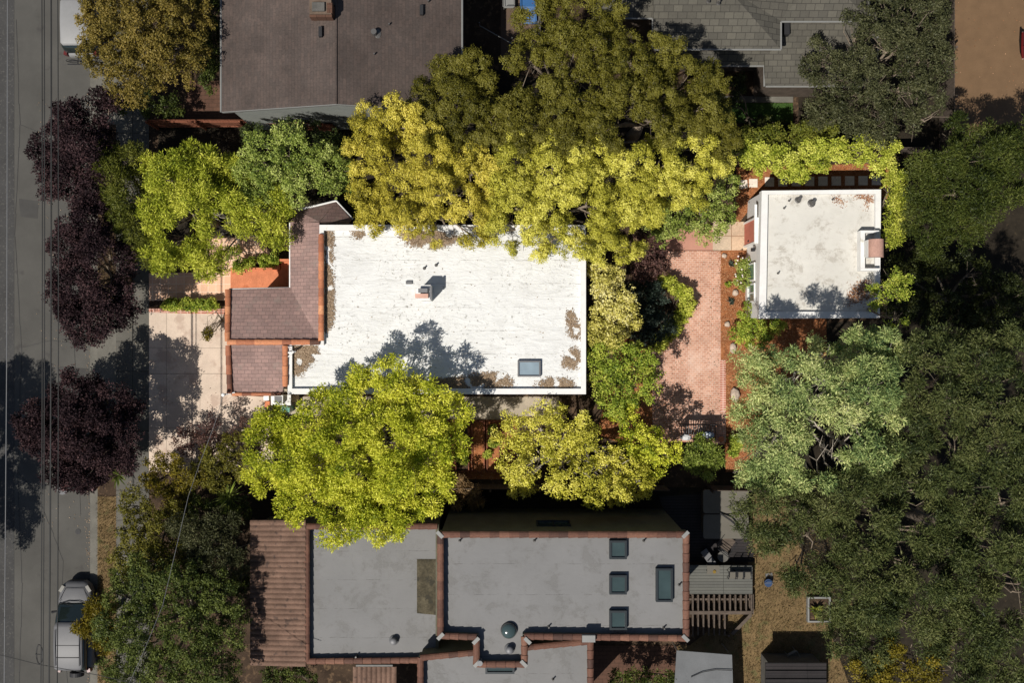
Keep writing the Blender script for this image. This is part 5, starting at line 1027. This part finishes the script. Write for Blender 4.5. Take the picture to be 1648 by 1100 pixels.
plant('feathery_green_tree', 'dark green feathery tree right of the cottage hedge', 'tree', [(1490, 275, 42, 4.8), (1550, 250, 44, 5), (1610, 240, 44, 5), (1480, 330, 38, 4.6), (1540, 315, 46, 5), (1600, 305, 44, 5), (1500, 375, 34, 4.2), (1650, 290, 40, 5), (1560, 370, 30, 4.2), (1530, 210, 24, 4.4), (1650, 220, 30, 4.6)], 'feather', 'dkgreen')
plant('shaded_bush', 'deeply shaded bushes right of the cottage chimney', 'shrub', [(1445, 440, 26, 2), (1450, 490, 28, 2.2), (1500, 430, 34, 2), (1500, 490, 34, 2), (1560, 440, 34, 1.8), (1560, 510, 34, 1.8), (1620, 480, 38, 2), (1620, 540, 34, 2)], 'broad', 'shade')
plant('thin_tree', 'thin leafy sapling touching the right edge of the cottage roof', 'tree', [(1440, 480, 24, 6.0), (1445, 450, 18, 5.6), (1442, 515, 24, 6.4), (1412, 500, 13, 5.2), (1405, 468, 9, 4.2)], 'sparse', 'green')  # crown raised to cast its shadow on the cottage roof
plant('silvery_tree', 'tall sunlit silvery green tree below the cottage', 'tree', [(1325, 570, 36, 5.6), (1390, 568, 40, 7.0), (1430, 560, 34, 8.2), (1225, 600, 40, 7.4), (1280, 600, 40, 8.2), (1340, 625, 44, 8.8), (1400, 620, 44, 9), (1210, 655, 34, 7), (1260, 660, 44, 8), (1320, 690, 44, 8.6), (1385, 685, 46, 8.8), (1430, 660, 34, 8.4), (1240, 720, 44, 7.6), (1300, 755, 36, 8), (1350, 750, 36, 8.2), (1410, 745, 42, 8.4), (1205, 755, 30, 6.8), (1240, 770, 34, 7)], 'euca', 'euca', G_EU, bark='bark_pale', dens=1.1)
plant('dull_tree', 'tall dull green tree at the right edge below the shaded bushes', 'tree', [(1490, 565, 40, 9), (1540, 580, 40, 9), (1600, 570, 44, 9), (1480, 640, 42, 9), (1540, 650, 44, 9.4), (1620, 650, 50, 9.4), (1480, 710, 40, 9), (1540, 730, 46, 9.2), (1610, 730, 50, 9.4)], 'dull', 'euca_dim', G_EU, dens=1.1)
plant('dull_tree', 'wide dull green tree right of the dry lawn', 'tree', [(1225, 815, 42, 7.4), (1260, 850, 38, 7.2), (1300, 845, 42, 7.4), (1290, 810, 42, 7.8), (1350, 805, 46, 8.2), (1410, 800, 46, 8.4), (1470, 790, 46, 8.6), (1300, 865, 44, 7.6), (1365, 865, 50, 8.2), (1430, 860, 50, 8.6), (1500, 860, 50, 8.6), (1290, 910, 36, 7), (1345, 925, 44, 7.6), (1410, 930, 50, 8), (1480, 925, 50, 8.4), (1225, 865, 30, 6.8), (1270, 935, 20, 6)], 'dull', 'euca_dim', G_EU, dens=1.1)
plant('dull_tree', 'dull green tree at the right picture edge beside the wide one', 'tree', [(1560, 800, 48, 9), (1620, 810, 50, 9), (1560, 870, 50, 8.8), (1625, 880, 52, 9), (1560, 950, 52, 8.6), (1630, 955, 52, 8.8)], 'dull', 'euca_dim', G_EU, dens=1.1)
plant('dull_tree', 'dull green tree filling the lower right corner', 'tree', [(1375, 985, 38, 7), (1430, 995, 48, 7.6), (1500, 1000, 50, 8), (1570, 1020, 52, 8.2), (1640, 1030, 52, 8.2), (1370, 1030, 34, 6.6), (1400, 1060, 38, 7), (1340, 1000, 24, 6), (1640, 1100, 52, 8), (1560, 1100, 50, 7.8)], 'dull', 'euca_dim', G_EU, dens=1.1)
plant('golden_leafed_tree', 'golden green leafy tree at the bottom right edge', 'tree', [(1430, 1075, 30, 7.4), (1480, 1085, 34, 7.8), (1500, 1060, 24, 8.0), (1440, 1045, 16, 7.8), (1390, 1100, 30, 7)], 'broad', 'gold_dim')
plant('green_tree', 'big green leafy tree beside the silver car', 'tree', [(200, 960, 32, 4), (240, 940, 40, 4.6), (300, 945, 42, 4.8), (350, 960, 38, 4.6), (190, 1010, 34, 4.2), (245, 1005, 48, 5), (310, 1015, 50, 5), (365, 1020, 34, 4.6), (210, 1065, 40, 4.6), (270, 1075, 48, 4.8), (340, 1080, 48, 4.8), (385, 985, 18, 4)], 'small', 'dkgreen2')
plant('overhanging_shrub', 'golden green branches hanging over the silver car', 'shrub', [(135, 985, 22, 2.6), (150, 1010, 24, 2.6), (165, 980, 24, 2.8), (125, 1000, 12, 2.4), (175, 1030, 20, 2.6)], 'star', 'gold_dim', dens=.8)
plant('dusky_tree', 'grey olive tree left of the clay tiled roof', 'tree', [(340, 870, 36, 4), (380, 900, 26, 3.8), (330, 915, 32, 3.8), (375, 855, 24, 3.8), (300, 850, 24, 3.6)], 'feather', 'grey')
plant('olive_tree', 'olive green bushy tree next to the sidewalk', 'tree', [(225, 810, 30, 2.8), (250, 860, 34, 3.2), (275, 830, 28, 3), (215, 860, 22, 2.6), (255, 900, 30, 3), (210, 905, 24, 2.6), (290, 890, 22, 3)], 'small', 'cyp_olive')
plant('dark_bush', 'dark green bush between the olive and dusky trees', 'shrub', [(310, 810, 24, 1.8), (345, 820, 22, 1.6), (385, 820, 20, 1.6), (200, 930, 20, 1.6), (300, 920, 26, 2), (385, 940, 20, 1.6)], 'small', 'dkgreen')
plant('foundation_shrub', 'green shrub below the clay tiled roof', 'shrub', [(440, 1088, 16, 1.6), (470, 1090, 18, 1.6), (495, 1095, 16, 1.5), (455, 1105, 16, 1.5)], 'small', 'dkgreen2')
plant('foundation_shrub', 'green shrub at the bottom edge beside the grey tent', 'shrub', [(1000, 1092, 18, 1.5), (1030, 1095, 20, 1.6), (1075, 1098, 18, 1.6), (1100, 1102, 14, 1.6)], 'star', 'dkgreen2', dens=.8)
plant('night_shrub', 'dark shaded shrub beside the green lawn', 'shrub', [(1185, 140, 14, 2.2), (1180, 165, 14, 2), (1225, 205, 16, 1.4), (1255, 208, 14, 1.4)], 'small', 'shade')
plant('corner_shrub', 'mixed shrub between the two house walls north of the white roof', 'shrub', [(1120, 215, 20, 2), (1175, 240, 14, 1.8), (590, 190, 16, 2), (575, 345, 10, 2)], 'small', 'dkgreen')
print('leaves', NLEAF[0])
